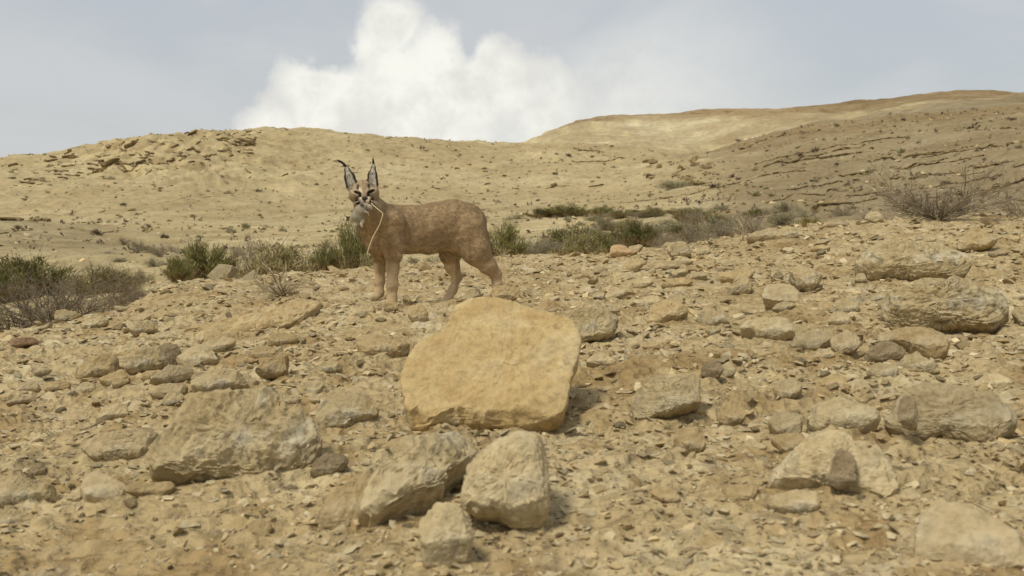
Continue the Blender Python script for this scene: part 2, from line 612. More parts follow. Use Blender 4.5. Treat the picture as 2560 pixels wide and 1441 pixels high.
mat_vcol('caracal_fur', 0.7, (0.9, 1.1), 40)
mat_vcol('rodent_coat', 0.8, (0.85, 1.12), 160, 0.4)
mat_plain('wet_black', (0.012, 0.011, 0.010), 0.35, 0.1)
mat_plain('eye_amber', (0.10, 0.07, 0.025), 0.15, 0.1)
mat_plain('whisker_white', (0.7, 0.68, 0.6), 0.5, 0.1)


# ------------------------------------------------------------------ object helpers
def mesh_np(name, V, Fc, mat, smooth=True):
    """V (n,3); Fc an (m,k) array or a list of such arrays"""
    me = bpy.data.meshes.new(name)
    V = np.asarray(V, dtype=np.float32)
    if isinstance(Fc, np.ndarray):
        Fc = [Fc]
    Fc = [f for f in Fc if len(f)]
    me.vertices.add(len(V))
    me.vertices.foreach_set('co', V.ravel())
    nl = sum(f.size for f in Fc)
    npoly = sum(len(f) for f in Fc)
    me.loops.add(nl)
    me.polygons.add(npoly)
    me.loops.foreach_set('vertex_index', np.concatenate([f.ravel() for f in Fc]).astype(np.int32))
    st, tot, k = [], [], 0
    for f in Fc:
        st.append(k + np.arange(len(f)) * f.shape[1])
        tot.append(np.full(len(f), f.shape[1]))
        k += f.size
    me.polygons.foreach_set('loop_start', np.concatenate(st).astype(np.int32))
    me.polygons.foreach_set('loop_total', np.concatenate(tot).astype(np.int32))
    me.update(calc_edges=True)
    me.validate()
    me.polygons.foreach_set('use_smooth', np.full(len(me.polygons), bool(smooth)))
    if mat:
        me.materials.append(MAT[mat])
    return me


def obj(name, me, parent=None):
    o = bpy.data.objects.new(name, me)
    COL.objects.link(o)
    if parent:
        o.parent = parent
    return o


def tag(o, label, cat, group=None):
    o['label'] = label
    o['category'] = cat
    if group:
        o['group'] = group
    return o


def vcol(me, C):
    a = me.color_attributes.new('Col', 'FLOAT_COLOR', 'POINT')
    C = np.asarray(C, dtype=np.float32)
    a.data.foreach_set('color', np.concatenate([C, np.ones((len(C), 1), np.float32)], 1).ravel())


def copy_tree(o, parent=None):
    c = o.copy()
    COL.objects.link(c)
    c.parent = parent
    for ch in o.children:
        copy_tree(ch, c)
    return c


# ------------------------------------------------------------------ terrain meshes
def soil_and_shade_tint(x, y, z):
    up = CX + F * x / y
    p = np.stack([x, y, z * 0], 1)
    C = np.ones((len(x), 3), np.float32)

    def lay(w, c):
        w = w[:, None].astype(np.float32)
        C[:] = C * (1 - w) + C * np.array(c, np.float32) * w

    def fbw(on, q, octv, gain, seed):
        r = np.full(len(q), -1.0, np.float32)
        k = on > 0.002
        if k.any():
            r[k] = fbm(q[k], octv, gain, seed)
        return r
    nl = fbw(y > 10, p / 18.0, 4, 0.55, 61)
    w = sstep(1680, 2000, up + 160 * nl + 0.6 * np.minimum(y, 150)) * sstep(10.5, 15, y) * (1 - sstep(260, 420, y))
    lay(w * 0.95, (0.64, 0.63, 0.635))  # right hillside: darker slope rock plus cloud shade and vignetting painted into the colour
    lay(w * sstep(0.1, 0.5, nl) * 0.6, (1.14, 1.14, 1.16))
    wb = sstep(100, 118, y + 12 * nl) * (1 - sstep(165, 220, y)) * sstep(1780, 1900, up)
    lay(wb * 0.8, (0.86, 0.80, 0.74))
    # bedding in the slopes
    far = sstep(20, 50, y) * (1 - sstep(230, 330, y))
    s = z / 0.62 + 2.2 * fbw(far, p / 12.0, 4, 0.55, 62)
    st = 0.5 + 0.5 * np.sin(s * 2 * math.pi * 0.55)
    lay(far * st ** 2 * 0.5, (0.86, 0.84, 0.80))
    lay(far * sstep(0.35, 0.8, fbw(far, p / 9.0, 4, 0.55, 63)) * 0.7, (1.16, 1.17, 1.15))
    # broken face of the near hill
    bd = np.exp(-((up - 420) / 330) ** 2) * sstep(92, 106, y) * (1 - sstep(200, 260, y))
    n2 = fbw(bd, p / 2.4, 4, 0.6, 64)
    lay(bd * sstep(0.05, 0.4, n2) * 0.9, (0.70, 0.66, 0.60))
    lay(bd * sstep(0.1, 0.45, -n2) * 0.7, (1.16, 1.16, 1.10))
    # far hill: cream lower beds below a brown cap
    wf = sstep(250, 330, y)
    n3 = fbw(wf, p / 60.0, 4, 0.55, 65)
    n4 = fbw(wf, np.stack([x / 9.0, y / 60.0, z / 14.0], 1), 4, 0.6, 66)
    cap = sstep(44, 52, z + 7 * n3)
    lay(wf * cap, (0.78, 0.72, 0.66))
    lay(wf * (1 - cap) * sstep(-0.1, 0.5, n4), (1.22, 1.26, 1.22))
    lay(wf * sstep(0.25, 0.6, n4) * cap * 0.8, (0.72, 0.68, 0.64))
    lay(wf * sstep(1900, 2200, up) * 0.8, (0.74, 0.72, 0.70))
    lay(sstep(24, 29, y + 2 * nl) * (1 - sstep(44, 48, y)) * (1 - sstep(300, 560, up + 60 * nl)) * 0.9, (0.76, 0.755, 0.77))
    # wadi bed: grey silt and pale gravel
    wv = sstep(10, 13, y) * (1 - sstep(40, 62, y)) * (1 - w)
    lay(wv * sstep(0.0, 0.5, fbw(wv, p / 4.0, 4, 0.55, 67)) * 0.8, (0.80, 0.80, 0.80))
    lay(wv * sstep(0.1, 0.5, fbw(wv, p / 2.2, 4, 0.55, 68)) * 0.7, (1.22, 1.26, 1.30))
    # foreground: ruddy and grey patches
    wg = 1 - sstep(9, 11, y)
    lay(wg * sstep(0.0, 0.6, fbw(wg, p / 0.3, 5, 0.62, 69)) * 0.9, (0.76, 0.69, 0.60))
    lay(wg * sstep(0.05, 0.5, fbw(wg, p / 0.22, 5, 0.6, 70)) * 0.9, (1.14, 1.20, 1.28))
    return C


def build_terrain():
    rows = [np.exp(np.arange(math.log(0.9), math.log(10.0), 0.0046))]
    rows.append(np.exp(np.arange(math.log(10.0), math.log(62.0), 0.0125)))
    rows.append(np.arange(62.0, 205.0, 0.62))
    rows.append(np.exp(np.arange(math.log(205.0), math.log(880.0), 0.0125)))
    R = np.concatenate(rows)
    inner = np.linspace(-260, 2820, 640)
    left = CX + F * -np.geomspace(3.6, (CX + 300) / F, 26)
    right = CX + F * np.geomspace((2860 - CX) / F, 3.6, 26)
    U = (np.concatenate([left, inner, right]) - CX) / F
    nu, nr = len(U), len(R)
    X = (U[:, None] * R[None, :]).ravel()
    Y = np.broadcast_to(R[None, :], (nu, nr)).ravel()
    Z = ground_z(X, Y)
    V = np.stack([X, Y, Z], 1)
    i = np.arange(nu - 1)[:, None] * nr + np.arange(nr - 1)[None, :]
    Q = np.stack([i, i + nr, i + nr + 1, i + 1], -1).reshape(-1, 4)
    C = soil_and_shade_tint(X, Y, Z)
    cy = Y[Q].mean(1)
    cu = CX + F * (X[Q] / Y[Q]).mean(1)
    reg = np.full(len(Q), 1)
    reg[cy < 10.6] = 0
    reg[(cy > 62)] = 2
    slope_edge = 1790 + 60 * np.sin(cy / 9.0)
    reg[(cy >= 13) & (cy <= 215) & (cu > slope_edge)] = 3
    reg[cy > 215] = 4
    info = [('ground', 'stony_ground'), ('valley_floor', 'valley_soil'), ('hill', 'hill_soil'), ('hillside', 'slope_soil'), ('distant_hill', 'far_hill_soil')]
    for k, (nm, mt) in enumerate(info):
        q = Q[reg == k]
        used, inv = np.unique(q.ravel(), return_inverse=True)
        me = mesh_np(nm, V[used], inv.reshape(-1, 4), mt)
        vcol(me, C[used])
        o = obj(nm, me)
        o['kind'] = 'structure'
    # the same slope carried on behind and below the camera
    xs, ys = np.linspace(-40, 40, 41), np.linspace(-40, 1.2, 22)
    XX, YY = np.meshgrid(xs, ys, indexing='ij')
    ZZ = 0.045 * np.clip(XX, -8, 8) - 0.035 + 0.02 * np.sin(XX) * np.sin(YY)
    j = np.arange(40)[:, None] * 22 + np.arange(21)[None, :]
    Q2 = np.stack([j, j + 22, j + 23, j + 1], -1).reshape(-1, 4)
    me = mesh_np('ground', np.stack([XX.ravel(), YY.ravel(), ZZ.ravel()], 1), Q2, 'stony_ground')
    vcol(me, np.ones((len(me.vertices), 3)))
    o = obj('ground', me)
    o['kind'] = 'structure'


build_terrain()
print('terrain', time.time() - T0)


# ------------------------------------------------------------------ rocks traced from the photograph
CROPS = {'A': (760, 700, 1853 / 900.0), 'B': (0, 850, 2253 / 860.0), 'C': (1560, 850, 2.56), 'D': (1560, 430, 2.56), 'E': (0, 560, 2560 / 860.0), 'F': (1220, 480, 2560 / 880.0)}


def ray_poly(poly, th):
    """distance from the origin to the farthest crossing of a polygon, for each direction"""
    a = poly
    b = np.roll(poly, -1, 0)
    d = np.stack([np.cos(th), np.sin(th)], 1)
    e = b - a
    den = d[:, None, 0] * e[None, :, 1] - d[:, None, 1] * e[None, :, 0]
    den = np.where(np.abs(den) < 1e-12, 1e-12, den)
    t = (a[None, :, 0] * e[None, :, 1] - a[None, :, 1] * e[None, :, 0]) / den
    s = (a[None, :, 0] * d[:, None, 1] - a[None, :, 1] * d[:, None, 0]) / den
    ok = (s >= -1e-6) & (s <= 1 + 1e-6) & (t > 0)
    return np.where(ok, t, 0).max(1)


def rock_geo(poly, tilt, thick, bulge, seed, nth=64, rough=1.0, facets=14, yaw=0.0, box=0.40, sink=0.0, lift=0.0, base=None, ystar=None, bend=(0.45, 0.8)):
    rs = np.random.RandomState(seed)
    poly = np.array(poly, float)
    if base is None:
        low = poly[np.argmax(poly[:, 1])]
        mid = poly[:, 0].mean()
        base = (0.5 * low[0] + 0.5 * mid, low[1])
    P0 = hit(*base) if ystar is None else at(base[0], base[1], ystar)
    h = -np.array([P0[0], P0[1], 0])
    h /= np.linalg.norm(h)
    c_, s_ = math.cos(math.radians(yaw)), math.sin(math.radians(yaw))
    h = np.array([h[0] * c_ - h[1] * s_, h[0] * s_ + h[1] * c_, 0])
    t = math.radians(tilt)
    n = h * math.cos(t) + np.array([0, 0, 1.0]) * math.sin(t)
    e1 = np.cross([0, 0, 1.0], h)
    e2 = np.cross(n, e1)
    P0 = P0 + np.array([0, 0, lift])
    O = np.array([0, 0, CH])
    q = []
    for (px, py) in poly:
        d = ray(px, py)
        k = np.dot(P0 - O, n) / np.dot(d, n)
        w = O + d * k - P0
        q.append((np.dot(w, e1), np.dot(w, e2)))
    q = np.array(q)
    c2 = (q.min(0) + q.max(0)) / 2 * 0.5 + q.mean(0) * 0.5
    q = q - c2
    size = math.sqrt((q[:, 0].max() - q[:, 0].min()) * (q[:, 1].max() - q[:, 1].min()))
    th = np.linspace(0, 2 * math.pi, nth, endpoint=False)
    R = np.maximum(ray_poly(q, th), size * 0.08)
    R = (np.roll(R, 1) + 4 * R + np.roll(R, -1)) / 6
    R = R * (1 + 0.035 * rough * fbm(np.stack([np.cos(th) * 4 + seed, np.sin(th) * 4, th * 0], 1), 3, 0.6, seed + 2))
    T, B = thick * size, bulge * size
    nf = max(7, nth // 5)
    ex = box
    nb = max(6, nf // 2)
    tf, tb = np.linspace(0, 1, nf + 6)[1:-1], np.linspace(0, 1, nb)[1:-1]
    rad = np.concatenate([(1 - (1 - tb) ** 1.8), [1.0], 1 - tf ** 1.8])
    sg = np.concatenate([-np.ones(len(tb)), [0], np.ones(len(tf))])
    up_ = np.sqrt(np.maximum(0, 1 - rad ** (2 / ex))) ** (ex + 0.25)
    ph = rad
    hh = np.where(sg >= 0, B * up_, -T * up_)
    V2 = R[:, None] * rad[None, :]
    L = np.stack([V2 * np.cos(th)[:, None], V2 * np.sin(th)[:, None], np.broadcast_to(hh[None, :], V2.shape)], -1).reshape(-1, 3)
    L = np.concatenate([L, [[0, 0, -T], [0, 0, B]]])
    m = len(ph)
    # the face turns down towards the lower edge along a ragged line
    hb = -q[:, 1].min()
    br = -hb * bend[0] * (1 + 0.22 * fbm(np.stack([L[:, 0] / size * 5 + seed, L[:, 0] * 0, L[:, 0] * 0], 1), 3, 0.6, seed + 1))
    dn = np.maximum(0, br - L[:, 1]) * bend[1]
    L[:, 2] -= dn * math.cos(t)
    L[:, 1] += dn * math.sin(t) * 0.6
    # planar breaks
    for _ in range(facets):
        v = rs.normal(size=3) * np.array([1, 1, 0.9])
        v /= np.linalg.norm(v)
        if v[2] < -0.2:
            v[2] *= -1
        s = L @ v
        lo = 0.95 - 0.32 * sstep(0.3, 0.95, v[2])
        cut = s.max() * rs.uniform(lo, min(lo + 0.2, 0.99))
        L = L - np.maximum(0, s - cut)[:, None] * v[None, :] * 0.97
    W = L[:, :1] * e1 + L[:, 1:2] * e2 + L[:, 2:] * n
    # rough surface, along the outward direction
    nl = L / np.array([size * 0.5, size * 0.5, max(T, B) + 1e-6])
    rr = np.concatenate([np.tile(rad, nth), [0, 0]])
    ss = np.concatenate([np.tile(sg, nth), [-1, 1]])
    w4 = rr ** 6
    rl = np.hypot(L[:, 0], L[:, 1]) + 1e-9
    gl = np.stack([L[:, 0] / rl * w4, L[:, 1] / rl * w4, np.where(ss >= 0, 1, -1) * (1 - w4)], 1)
    gl /= np.linalg.norm(gl, axis=1)[:, None] + 1e-9
    g = gl[:, :1] * e1 + gl[:, 1:2] * e2 + gl[:, 2:] * n
    p = W / size + seed * 3.7
    big = fbm(p * 1.6, 3, 0.5, seed)
    mid_ = fbm(p * 5.0, 3, 0.55, seed + 5)
    sh = p.copy()
    sh[:, 2] *= 3
    led = fbm(sh * 2.5, 3, 0.5, seed + 9) * 4
    led = stair(led, 0.25) - led
    fine = np.abs(fbm(p * 11.0, 2, 0.5, seed + 3))
    W = W + g * (sstep(0.0, 0.2, rr) * size * rough * (0.036 * big + 0.022 * mid_ + 0.026 * led - 0.024 * fine))[:, None]
    ctr = P0 + c2[0] * e1 + c2[1] * e2
    i, j = np.meshgrid(np.arange(nth), np.arange(m - 1), indexing='ij')
    i2 = (i + 1) % nth
    Q = np.stack([i * m + j, i2 * m + j, i2 * m + j + 1, i * m + j + 1], -1).reshape(-1, 4)
    ii = np.arange(nth)
    k0, k1 = nth * m, nth * m + 1
    Tt = np.concatenate([np.stack([(ii + 1) % nth * m, ii * m, np.full(nth, k0)], 1), np.stack([ii * m + m - 1, (ii + 1) % nth * m + m - 1, np.full(nth, k1)], 1)])
    low = W[:, 2].min()
    org = ctr.copy()
    W[:, 2] -= sink * size
    return W, [Q, Tt], org, size


ROCK_CENTRES = []
LANDMARK = []
LAND = {'broad smooth ochre slab': 'the ochre slab', 'large pale lichen mottled': 'the big lichen boulder', 'pocked pale boulder': 'the pocked boulder', 'wide lichen boulder': 'the wide overhung boulder',
        'large smooth grey boulder': 'the smooth hollowed boulder', 'sloping pale rock': 'the sloping pale rock', 'oblong buff block': 'the oblong buff block', 'reddish brown squared': 'the reddish squared block',
        'long smooth bedrock': 'the bedrock swell', 'orange tinted hump': 'the orange hump', 'broad smooth grey rock': 'the broad rock hump', 'upright blocky pale': 'the upright pale block',
        'flat buff rock with': 'the split buff rock', 'rough rock with a dark': 'the rough dark faced rock', 'wide pitted pale': 'the wide pitted rock', 'rough rock with a black': 'the rock with the black hole',
        'wide crumbling tan': 'the crumbling tan rock', 'overhung block': 'the overhung dark block', 'long thin tan bedrock': 'the thin tan ledge', 'smooth rounded grey hump': 'the smooth crest hump',
        'long low buried': 'the long buried slab', 'stepped pale slab': 'the stepped pale slab', 'grey topped block': 'the grey topped block', 'dark grey pitted': 'the dark pitted stone', 'pale wedge rock': 'the leaning wedge'}


def rock(name, label, crop, pts, mat, tilt=48, thick=0.55, bulge=0.16, cat='rock', group=None, **kw):
    ox, oy, s = CROPS[crop]
    poly = [(ox + x / s, oy + y / s) for x, y in pts]
    seed = 11 + len(ROCK_CENTRES) * 7
    W, Fc, org, size = rock_geo(poly, tilt, thick, bulge, seed, **kw)
    me = mesh_np(name, W, Fc, mat)
    me.set_sharp_from_angle(angle=math.radians(38))
    o = obj(name, me)
    o.location = org
    tag(o, label, cat, group)
    ROCK_CENTRES.append((org[0], org[1], size))
    for k_, v_ in LAND.items():
        if label.startswith(k_):
            LANDMARK.append((v_, org[0], org[1]))
    return o


rock('flat_slab', 'broad smooth ochre slab, largest flat stone in the scene, tilted up', 'A',
     [(790, 120), (870, 95), (960, 92), (1080, 115), (1200, 160), (1330, 190), (1395, 215), (1425, 270), (1430, 340), (1420, 400), (1385, 460), (1372, 560), (1365, 640), (1340, 690), (1200, 745), (1050, 760), (930, 762), (700, 745), (620, 770), (535, 785), (525, 700), (515, 610), (495, 520), (520, 430), (560, 360), (620, 310), (690, 290), (740, 240), (765, 160)],
     'stone_ochre', tilt=52, thick=0.17, bulge=0.025, nth=130, rough=0.36, facets=0, box=0.2, yaw=-4, bend=(0.72, 1.1))
rock('rock', 'pale wedge rock with dark overhung right edge, leaning below the ochre slab', 'A',
     [(220, 1150), (300, 1040), (440, 930), (490, 830), (600, 790), (730, 730), (800, 715), (915, 735), (950, 800), (930, 850), (880, 900), (800, 960), (740, 1010), (730, 1080), (640, 1130), (560, 1150), (450, 1210), (380, 1270), (300, 1200)],
     'stone_pale', tilt=58, thick=0.42, bulge=0.10, nth=100, lift=0.025, yaw=14)
rock('rock', 'upright blocky pale rock with an ochre stain, right of the leaning wedge', 'A',
     [(945, 860), (1000, 830), (1100, 790), (1170, 770), (1230, 820), (1250, 900), (1255, 960), (1270, 1080), (1270, 1200), (1255, 1300), (1190, 1335), (1110, 1335), (1040, 1290), (960, 1260), (880, 1240), (820, 1190), (795, 1110), (810, 1020), (850, 950), (900, 900)],
     'stone_pale', tilt=30, thick=0.5, bulge=0.28, nth=100, lift=0.01)
rock('rock', 'rounded small pale rock propped under the wedge and the upright block', 'A',
     [(585, 1270), (620, 1190), (680, 1150), (760, 1155), (820, 1180), (850, 1240), (880, 1290), (870, 1350), (850, 1430), (840, 1500), (620, 1500), (590, 1380)],
     'stone_pale', tilt=35, thick=0.5, bulge=0.3, nth=80)
rock('rock', 'low tan hump half buried at the left foot of the wedge', 'A',
     [(50, 1270), (100, 1120), (230, 1030), (440, 930), (420, 1100), (380, 1270), (200, 1310)], 'stone_tan', tilt=62, thick=0.5, bulge=0.14, nth=72, sink=0.03)
rock('rock', 'grey topped block with brown right face just behind the ochre slab', 'A',
     [(1300, 180), (1380, 150), (1500, 125), (1600, 150), (1625, 190), (1620, 240), (1590, 300), (1500, 310), (1430, 325), (1400, 280), (1350, 220)], 'stone_lichen', tilt=30, yaw=14)
rock('rock', 'flat tan flake left of the ochre slab with a dark gap beneath', 'A',
     [(245, 300), (330, 285), (440, 285), (550, 318), (570, 340), (500, 372), (400, 388), (290, 372)], 'stone_tan', tilt=60, thick=0.3, bulge=0.1, lift=0.01)
rock('rock', 'low broad lichen rock with an overhang between the big pale rock and the slab', 'A',
     [(60, 620), (170, 580), (330, 600), (390, 650), (390, 700), (310, 720), (220, 760), (110, 780), (40, 720)], 'stone_lichen', tilt=60, thick=0.45, lift=0.012)
rock('rock', 'small square tan block behind the ochre slab, near the forepaws', 'A', [(530, 170), (570, 130), (620, 135), (650, 190), (630, 222), (560, 226)], 'stone_tan', tilt=30)
rock('rock', 'low grey block left of the forepaws of the cat', 'A', [(235, 150), (300, 130), (370, 140), (380, 170), (330, 196), (245, 196)], 'stone_grey', tilt=35)
rock('rock', 'small upright stone hiding the near forepaw of the cat', 'A', [(405, 128), (440, 104), (485, 118), (490, 150), (470, 168), (410, 170)], 'stone_tan', tilt=20)
rock('rock', 'thin brown flake against the right edge of the ochre slab', 'A', [(1375, 640), (1400, 570), (1440, 590), (1475, 640), (1460, 680), (1380, 690)], 'stone_tan', tilt=40, thick=0.3, bulge=0.1)
rock('rock', 'small grey chip between the hind paws and the slab', 'A', [(800, 100), (840, 55), (900, 45), (930, 70), (880, 95), (830, 110)], 'stone_grey', tilt=45)
rock('rock', 'layered buff stone hiding the near hind foot of the cat', 'A', [(950, 66), (968, 38), (1010, 26), (1075, 22), (1120, 48), (1115, 90), (1060, 112), (985, 112)], 'stone_tan', tilt=25, thick=0.35, bulge=0.12, ystar=4.5)

rock('boulder', 'large pale lichen mottled boulder beside the long dark faced stone', 'B',
     [(960, 810), (980, 700), (1010, 640), (1060, 590), (1130, 520), (1180, 440), (1230, 365), (1330, 365), (1450, 350), (1560, 320), (1680, 310), (1800, 325), (1870, 380), (1900, 450), (2000, 480), (2080, 530), (2130, 600), (2150, 680), (2110, 760), (2060, 830), (2000, 880), (1960, 930), (1800, 930), (1600, 940), (1400, 920), (1250, 920), (1100, 890), (1000, 870)],
     'stone_lichen', tilt=50, thick=0.45, bulge=0.12, nth=130, rough=1.1, facets=7, box=0.45)
rock('rock', 'long stone with dark right face against the large lichen boulder', 'B',
     [(500, 660), (560, 630), (700, 610), (850, 590), (980, 575), (1060, 580), (1010, 650), (980, 720), (960, 780), (860, 800), (720, 805), (620, 790), (530, 740)], 'stone_grey', tilt=38, yaw=-16, nth=88, lift=0.01)
rock('rock', 'rough rock with a dark brown broken face, by the grey hump', 'B',
     [(810, 190), (830, 120), (880, 60), (960, 50), (1040, 30), (1090, 60), (1080, 140), (1060, 195), (1000, 205), (860, 225)], 'stone_lichen', tilt=32)
rock('rock', 'dark brown broken stone leaning on the rough rock', 'B', [(1020, 120), (1060, 15), (1120, 10), (1180, 40), (1190, 100), (1150, 170), (1100, 200), (1040, 190)], 'stone_dark', tilt=22)
rock('rock', 'smooth tan hump left of the rough dark faced rock', 'B', [(480, 230), (520, 180), (600, 120), (700, 90), (790, 110), (805, 190), (770, 240), (640, 250), (510, 265)], 'stone_tan', tilt=45)
rock('rock', 'small oval stone under the dark brown broken stone', 'B', [(910, 240), (950, 205), (1040, 195), (1080, 230), (1050, 255), (940, 262)], 'stone_tan', tilt=40)
rock('rock', 'small knob of grey stone above the left corner of the lichen boulder', 'B', [(1060, 390), (1100, 340), (1180, 330), (1215, 375), (1180, 420), (1090, 437)], 'stone_lichen', tilt=35)
rock('rock', 'broad crumbly rock behind the large lichen boulder', 'B', [(1240, 300), (1260, 220), (1350, 185), (1480, 195), (1600, 230), (1650, 270), (1600, 310), (1480, 340), (1330, 360)], 'stone_lichen', tilt=50, nth=72)
rock('rock', 'thin upright flake with a shaded right side behind the crumbly rock', 'B', [(1790, 120), (1830, 80), (1870, 60), (1885, 100), (1880, 200), (1870, 250), (1700, 250), (1660, 210), (1720, 140)], 'stone_tan', tilt=28, yaw=-15)
rock('rock', 'rounded tan cobble, second in the row below the smooth tan hump', 'B', [(285, 320), (310, 280), (400, 270), (480, 290), (440, 325), (310, 342)], 'stone_tan', tilt=42)
rock('rock', 'rounded tan cobble, first in the row, with a small dark hollow', 'B', [(90, 330), (150, 280), (230, 260), (275, 310), (255, 345), (130, 352)], 'stone_grey', tilt=42)
rock('rock', 'pale pointed stone, third in the row below the smooth tan hump', 'B', [(450, 345), (540, 285), (600, 275), (650, 320), (620, 350), (520, 362)], 'stone_pale', tilt=45)
rock('rock', 'low greyish cobble below the row of tan cobbles', 'B', [(20, 410), (100, 385), (160, 360), (255, 372), (230, 402), (120, 422)], 'stone_grey', tilt=45)
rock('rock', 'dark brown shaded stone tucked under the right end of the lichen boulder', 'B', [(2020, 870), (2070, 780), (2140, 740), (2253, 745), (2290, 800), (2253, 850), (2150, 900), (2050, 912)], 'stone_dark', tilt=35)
rock('rock', 'tiny pale chip in front of the dark shaded stone', 'B', [(1970, 940), (1990, 880), (2020, 865), (2060, 920), (2050, 960), (1990, 967)], 'stone_pale', tilt=30)
rock('rock', 'wide pitted pale rock with two flat steps, beside the flat buried plate', 'B', [(-120, 930), (60, 900), (200, 930), (370, 960), (430, 1040), (300, 1090), (100, 1105), (-120, 1120)], 'stone_lichen', tilt=55, nth=80)
rock('rock', 'flat smooth grey plate half buried below the long stone', 'B', [(510, 930), (560, 860), (640, 855), (780, 910), (850, 970), (780, 1040), (640, 1040), (540, 1010)], 'stone_grey', tilt=68, thick=0.4, bulge=0.06, rough=0.5, sink=0.02)
rock('rock', 'small dark rounded cobble above the wide pitted rock', 'B', [(170, 890), (200, 830), (270, 805), (315, 840), (290, 880), (220, 907)], 'stone_dark', tilt=38)
rock('rock', 'pitted pale hump below the wide pitted rock', 'B', [(-100, 1140), (20, 1115), (100, 1105), (190, 1140), (230, 1180), (130, 1222), (-80, 1245)], 'stone_lichen', tilt=50)
rock('rock', 'long low buried slab with a tan edge, lowest of the pale slabs', 'B', [(380, 1420), (450, 1340), (600, 1310), (850, 1330), (1150, 1360), (1170, 1395), (900, 1440), (600, 1450)], 'stone_tan', tilt=66, thick=0.3, bulge=0.08, sink=0.02)
rock('rock', 'pale block with a small step below the lichen boulder', 'B', [(1590, 1270), (1620, 1200), (1690, 1170), (1780, 1210), (1790, 1250), (1700, 1290), (1620, 1300)], 'stone_tan', tilt=45)
rock('rock', 'flat buff flake on the gravel below the lichen boulder', 'B', [(1210, 1210), (1260, 1160), (1360, 1170), (1440, 1190), (1330, 1230), (1250, 1240)], 'stone_pale', tilt=60, thick=0.3)

rock('rock', 'oblong buff block with grey top lying alone right of the slab', 'C', [(35, 400), (60, 340), (160, 300), (300, 270), (420, 230), (490, 225), (505, 290), (500, 390), (400, 440), (330, 470), (280, 500), (200, 500), (130, 520), (60, 500)], 'stone_pale', tilt=38, nth=90, lift=0.012)
rock('rock', 'dark grey pitted stone standing among pale chips', 'C', [(485, 190), (520, 140), (570, 125), (620, 150), (640, 200), (600, 240), (540, 252), (490, 230)], 'stone_dark', tilt=30)
rock('rock', 'pale stone touching the dark grey pitted stone', 'C', [(620, 160), (680, 130), (720, 190), (700, 230), (640, 242)], 'stone_pale', tilt=40)
rock('rock', 'rounded smooth grey cobble above the stepped pale slab', 'C', [(950, 350), (970, 280), (1020, 250), (1100, 260), (1150, 300), (1120, 350), (1080, 380), (1010, 392)], 'stone_grey', tilt=40)
rock('rock', 'upright pale triangular plate below the pocked boulder', 'C', [(1310, 10), (1340, -30), (1420, -80), (1510, -20), (1520, 30), (1480, 70), (1380, 97), (1330, 60)], 'stone_grey', tilt=42, thick=0.35, bulge=0.07)
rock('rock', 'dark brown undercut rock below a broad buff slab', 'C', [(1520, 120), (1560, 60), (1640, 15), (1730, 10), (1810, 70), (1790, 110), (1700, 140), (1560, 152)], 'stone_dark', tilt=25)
rock('rock', 'broad buff slab resting over the dark undercut rock', 'C', [(1580, 0), (1640, -70), (1800, -95), (2000, -60), (2100, 10), (2090, 70), (2000, 120), (1880, 80), (1750, 30)], 'stone_tan', tilt=55, thick=0.3, lift=0.02)
rock('rock', 'pointed pale stone in front of the dark undercut rock', 'C', [(1720, 165), (1800, 110), (1880, 75), (1930, 120), (2010, 160), (2045, 195), (1950, 217), (1800, 204)], 'stone_pale', tilt=42)
rock('boulder', 'large smooth grey boulder with dark hollows in its left face', 'C', [(1650, 560), (1690, 470), (1740, 380), (1810, 330), (1900, 290), (2040, 270), (2200, 310), (2350, 370), (2480, 430), (2540, 520), (2440, 600), (2360, 700), (2260, 680), (2200, 650), (2100, 625), (1980, 640), (1860, 640), (1750, 600)], 'stone_grey', tilt=45, nth=120, yaw=10, box=0.6)
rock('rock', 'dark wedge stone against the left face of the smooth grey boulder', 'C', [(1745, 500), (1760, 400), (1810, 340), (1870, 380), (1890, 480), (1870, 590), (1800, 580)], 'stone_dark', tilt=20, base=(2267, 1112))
rock('boulder', 'sloping pale rock with a dark brown block at its foot', 'C', [(880, 850), (920, 760), (1050, 650), (1150, 600), (1290, 590), (1430, 610), (1500, 680), (1700, 740), (1760, 830), (1780, 960), (1650, 1030), (1540, 1010), (1420, 970), (1320, 960), (1250, 930), (1100, 910), (940, 890)], 'stone_pale', tilt=55, nth=120, box=0.6)
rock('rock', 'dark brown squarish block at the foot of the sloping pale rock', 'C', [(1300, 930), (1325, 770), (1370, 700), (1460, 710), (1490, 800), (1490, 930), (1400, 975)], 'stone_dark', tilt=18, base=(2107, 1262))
rock('rock', 'round white pebble at the end of the sloping pale rock', 'C', [(1760, 1010), (1790, 960), (1860, 955), (1905, 1000), (1860, 1042), (1790, 1042)], 'stone_pale', tilt=35, cat='stone', facets=2, box=0.8)
rock('rock', 'stepped pale slab between the sloping rock and the grey cobble', 'C', [(1150, 530), (1180, 430), (1240, 370), (1380, 360), (1500, 420), (1620, 460), (1640, 520), (1560, 570), (1400, 595), (1250, 575)], 'stone_pale', tilt=58, nth=80)
rock('rock', 'angular pale block left of the stepped slab', 'C', [(910, 520), (980, 470), (1100, 470), (1150, 500), (1140, 580), (1080, 632), (980, 590)], 'stone_grey', tilt=50)
rock('rock', 'rounded buff lump below the oblong buff block', 'C', [(310, 650), (350, 580), (440, 550), (510, 560), (540, 640), (500, 720), (420, 738), (340, 705)], 'stone_tan', tilt=45)
rock('rock', 'standing buff stone right of the oblong buff block', 'C', [(600, 530), (620, 440), (690, 390), (760, 400), (790, 480), (740, 545), (660, 560)], 'stone_tan', tilt=40)
rock('rock', 'thin slate like chip casting a dark slit on bare sand', 'C', [(150, 970), (240, 935), (340, 965), (370, 1010), (330, 1047), (220, 1010)], 'stone_tan', tilt=66, thick=0.2, bulge=0.05, lift=0.006)
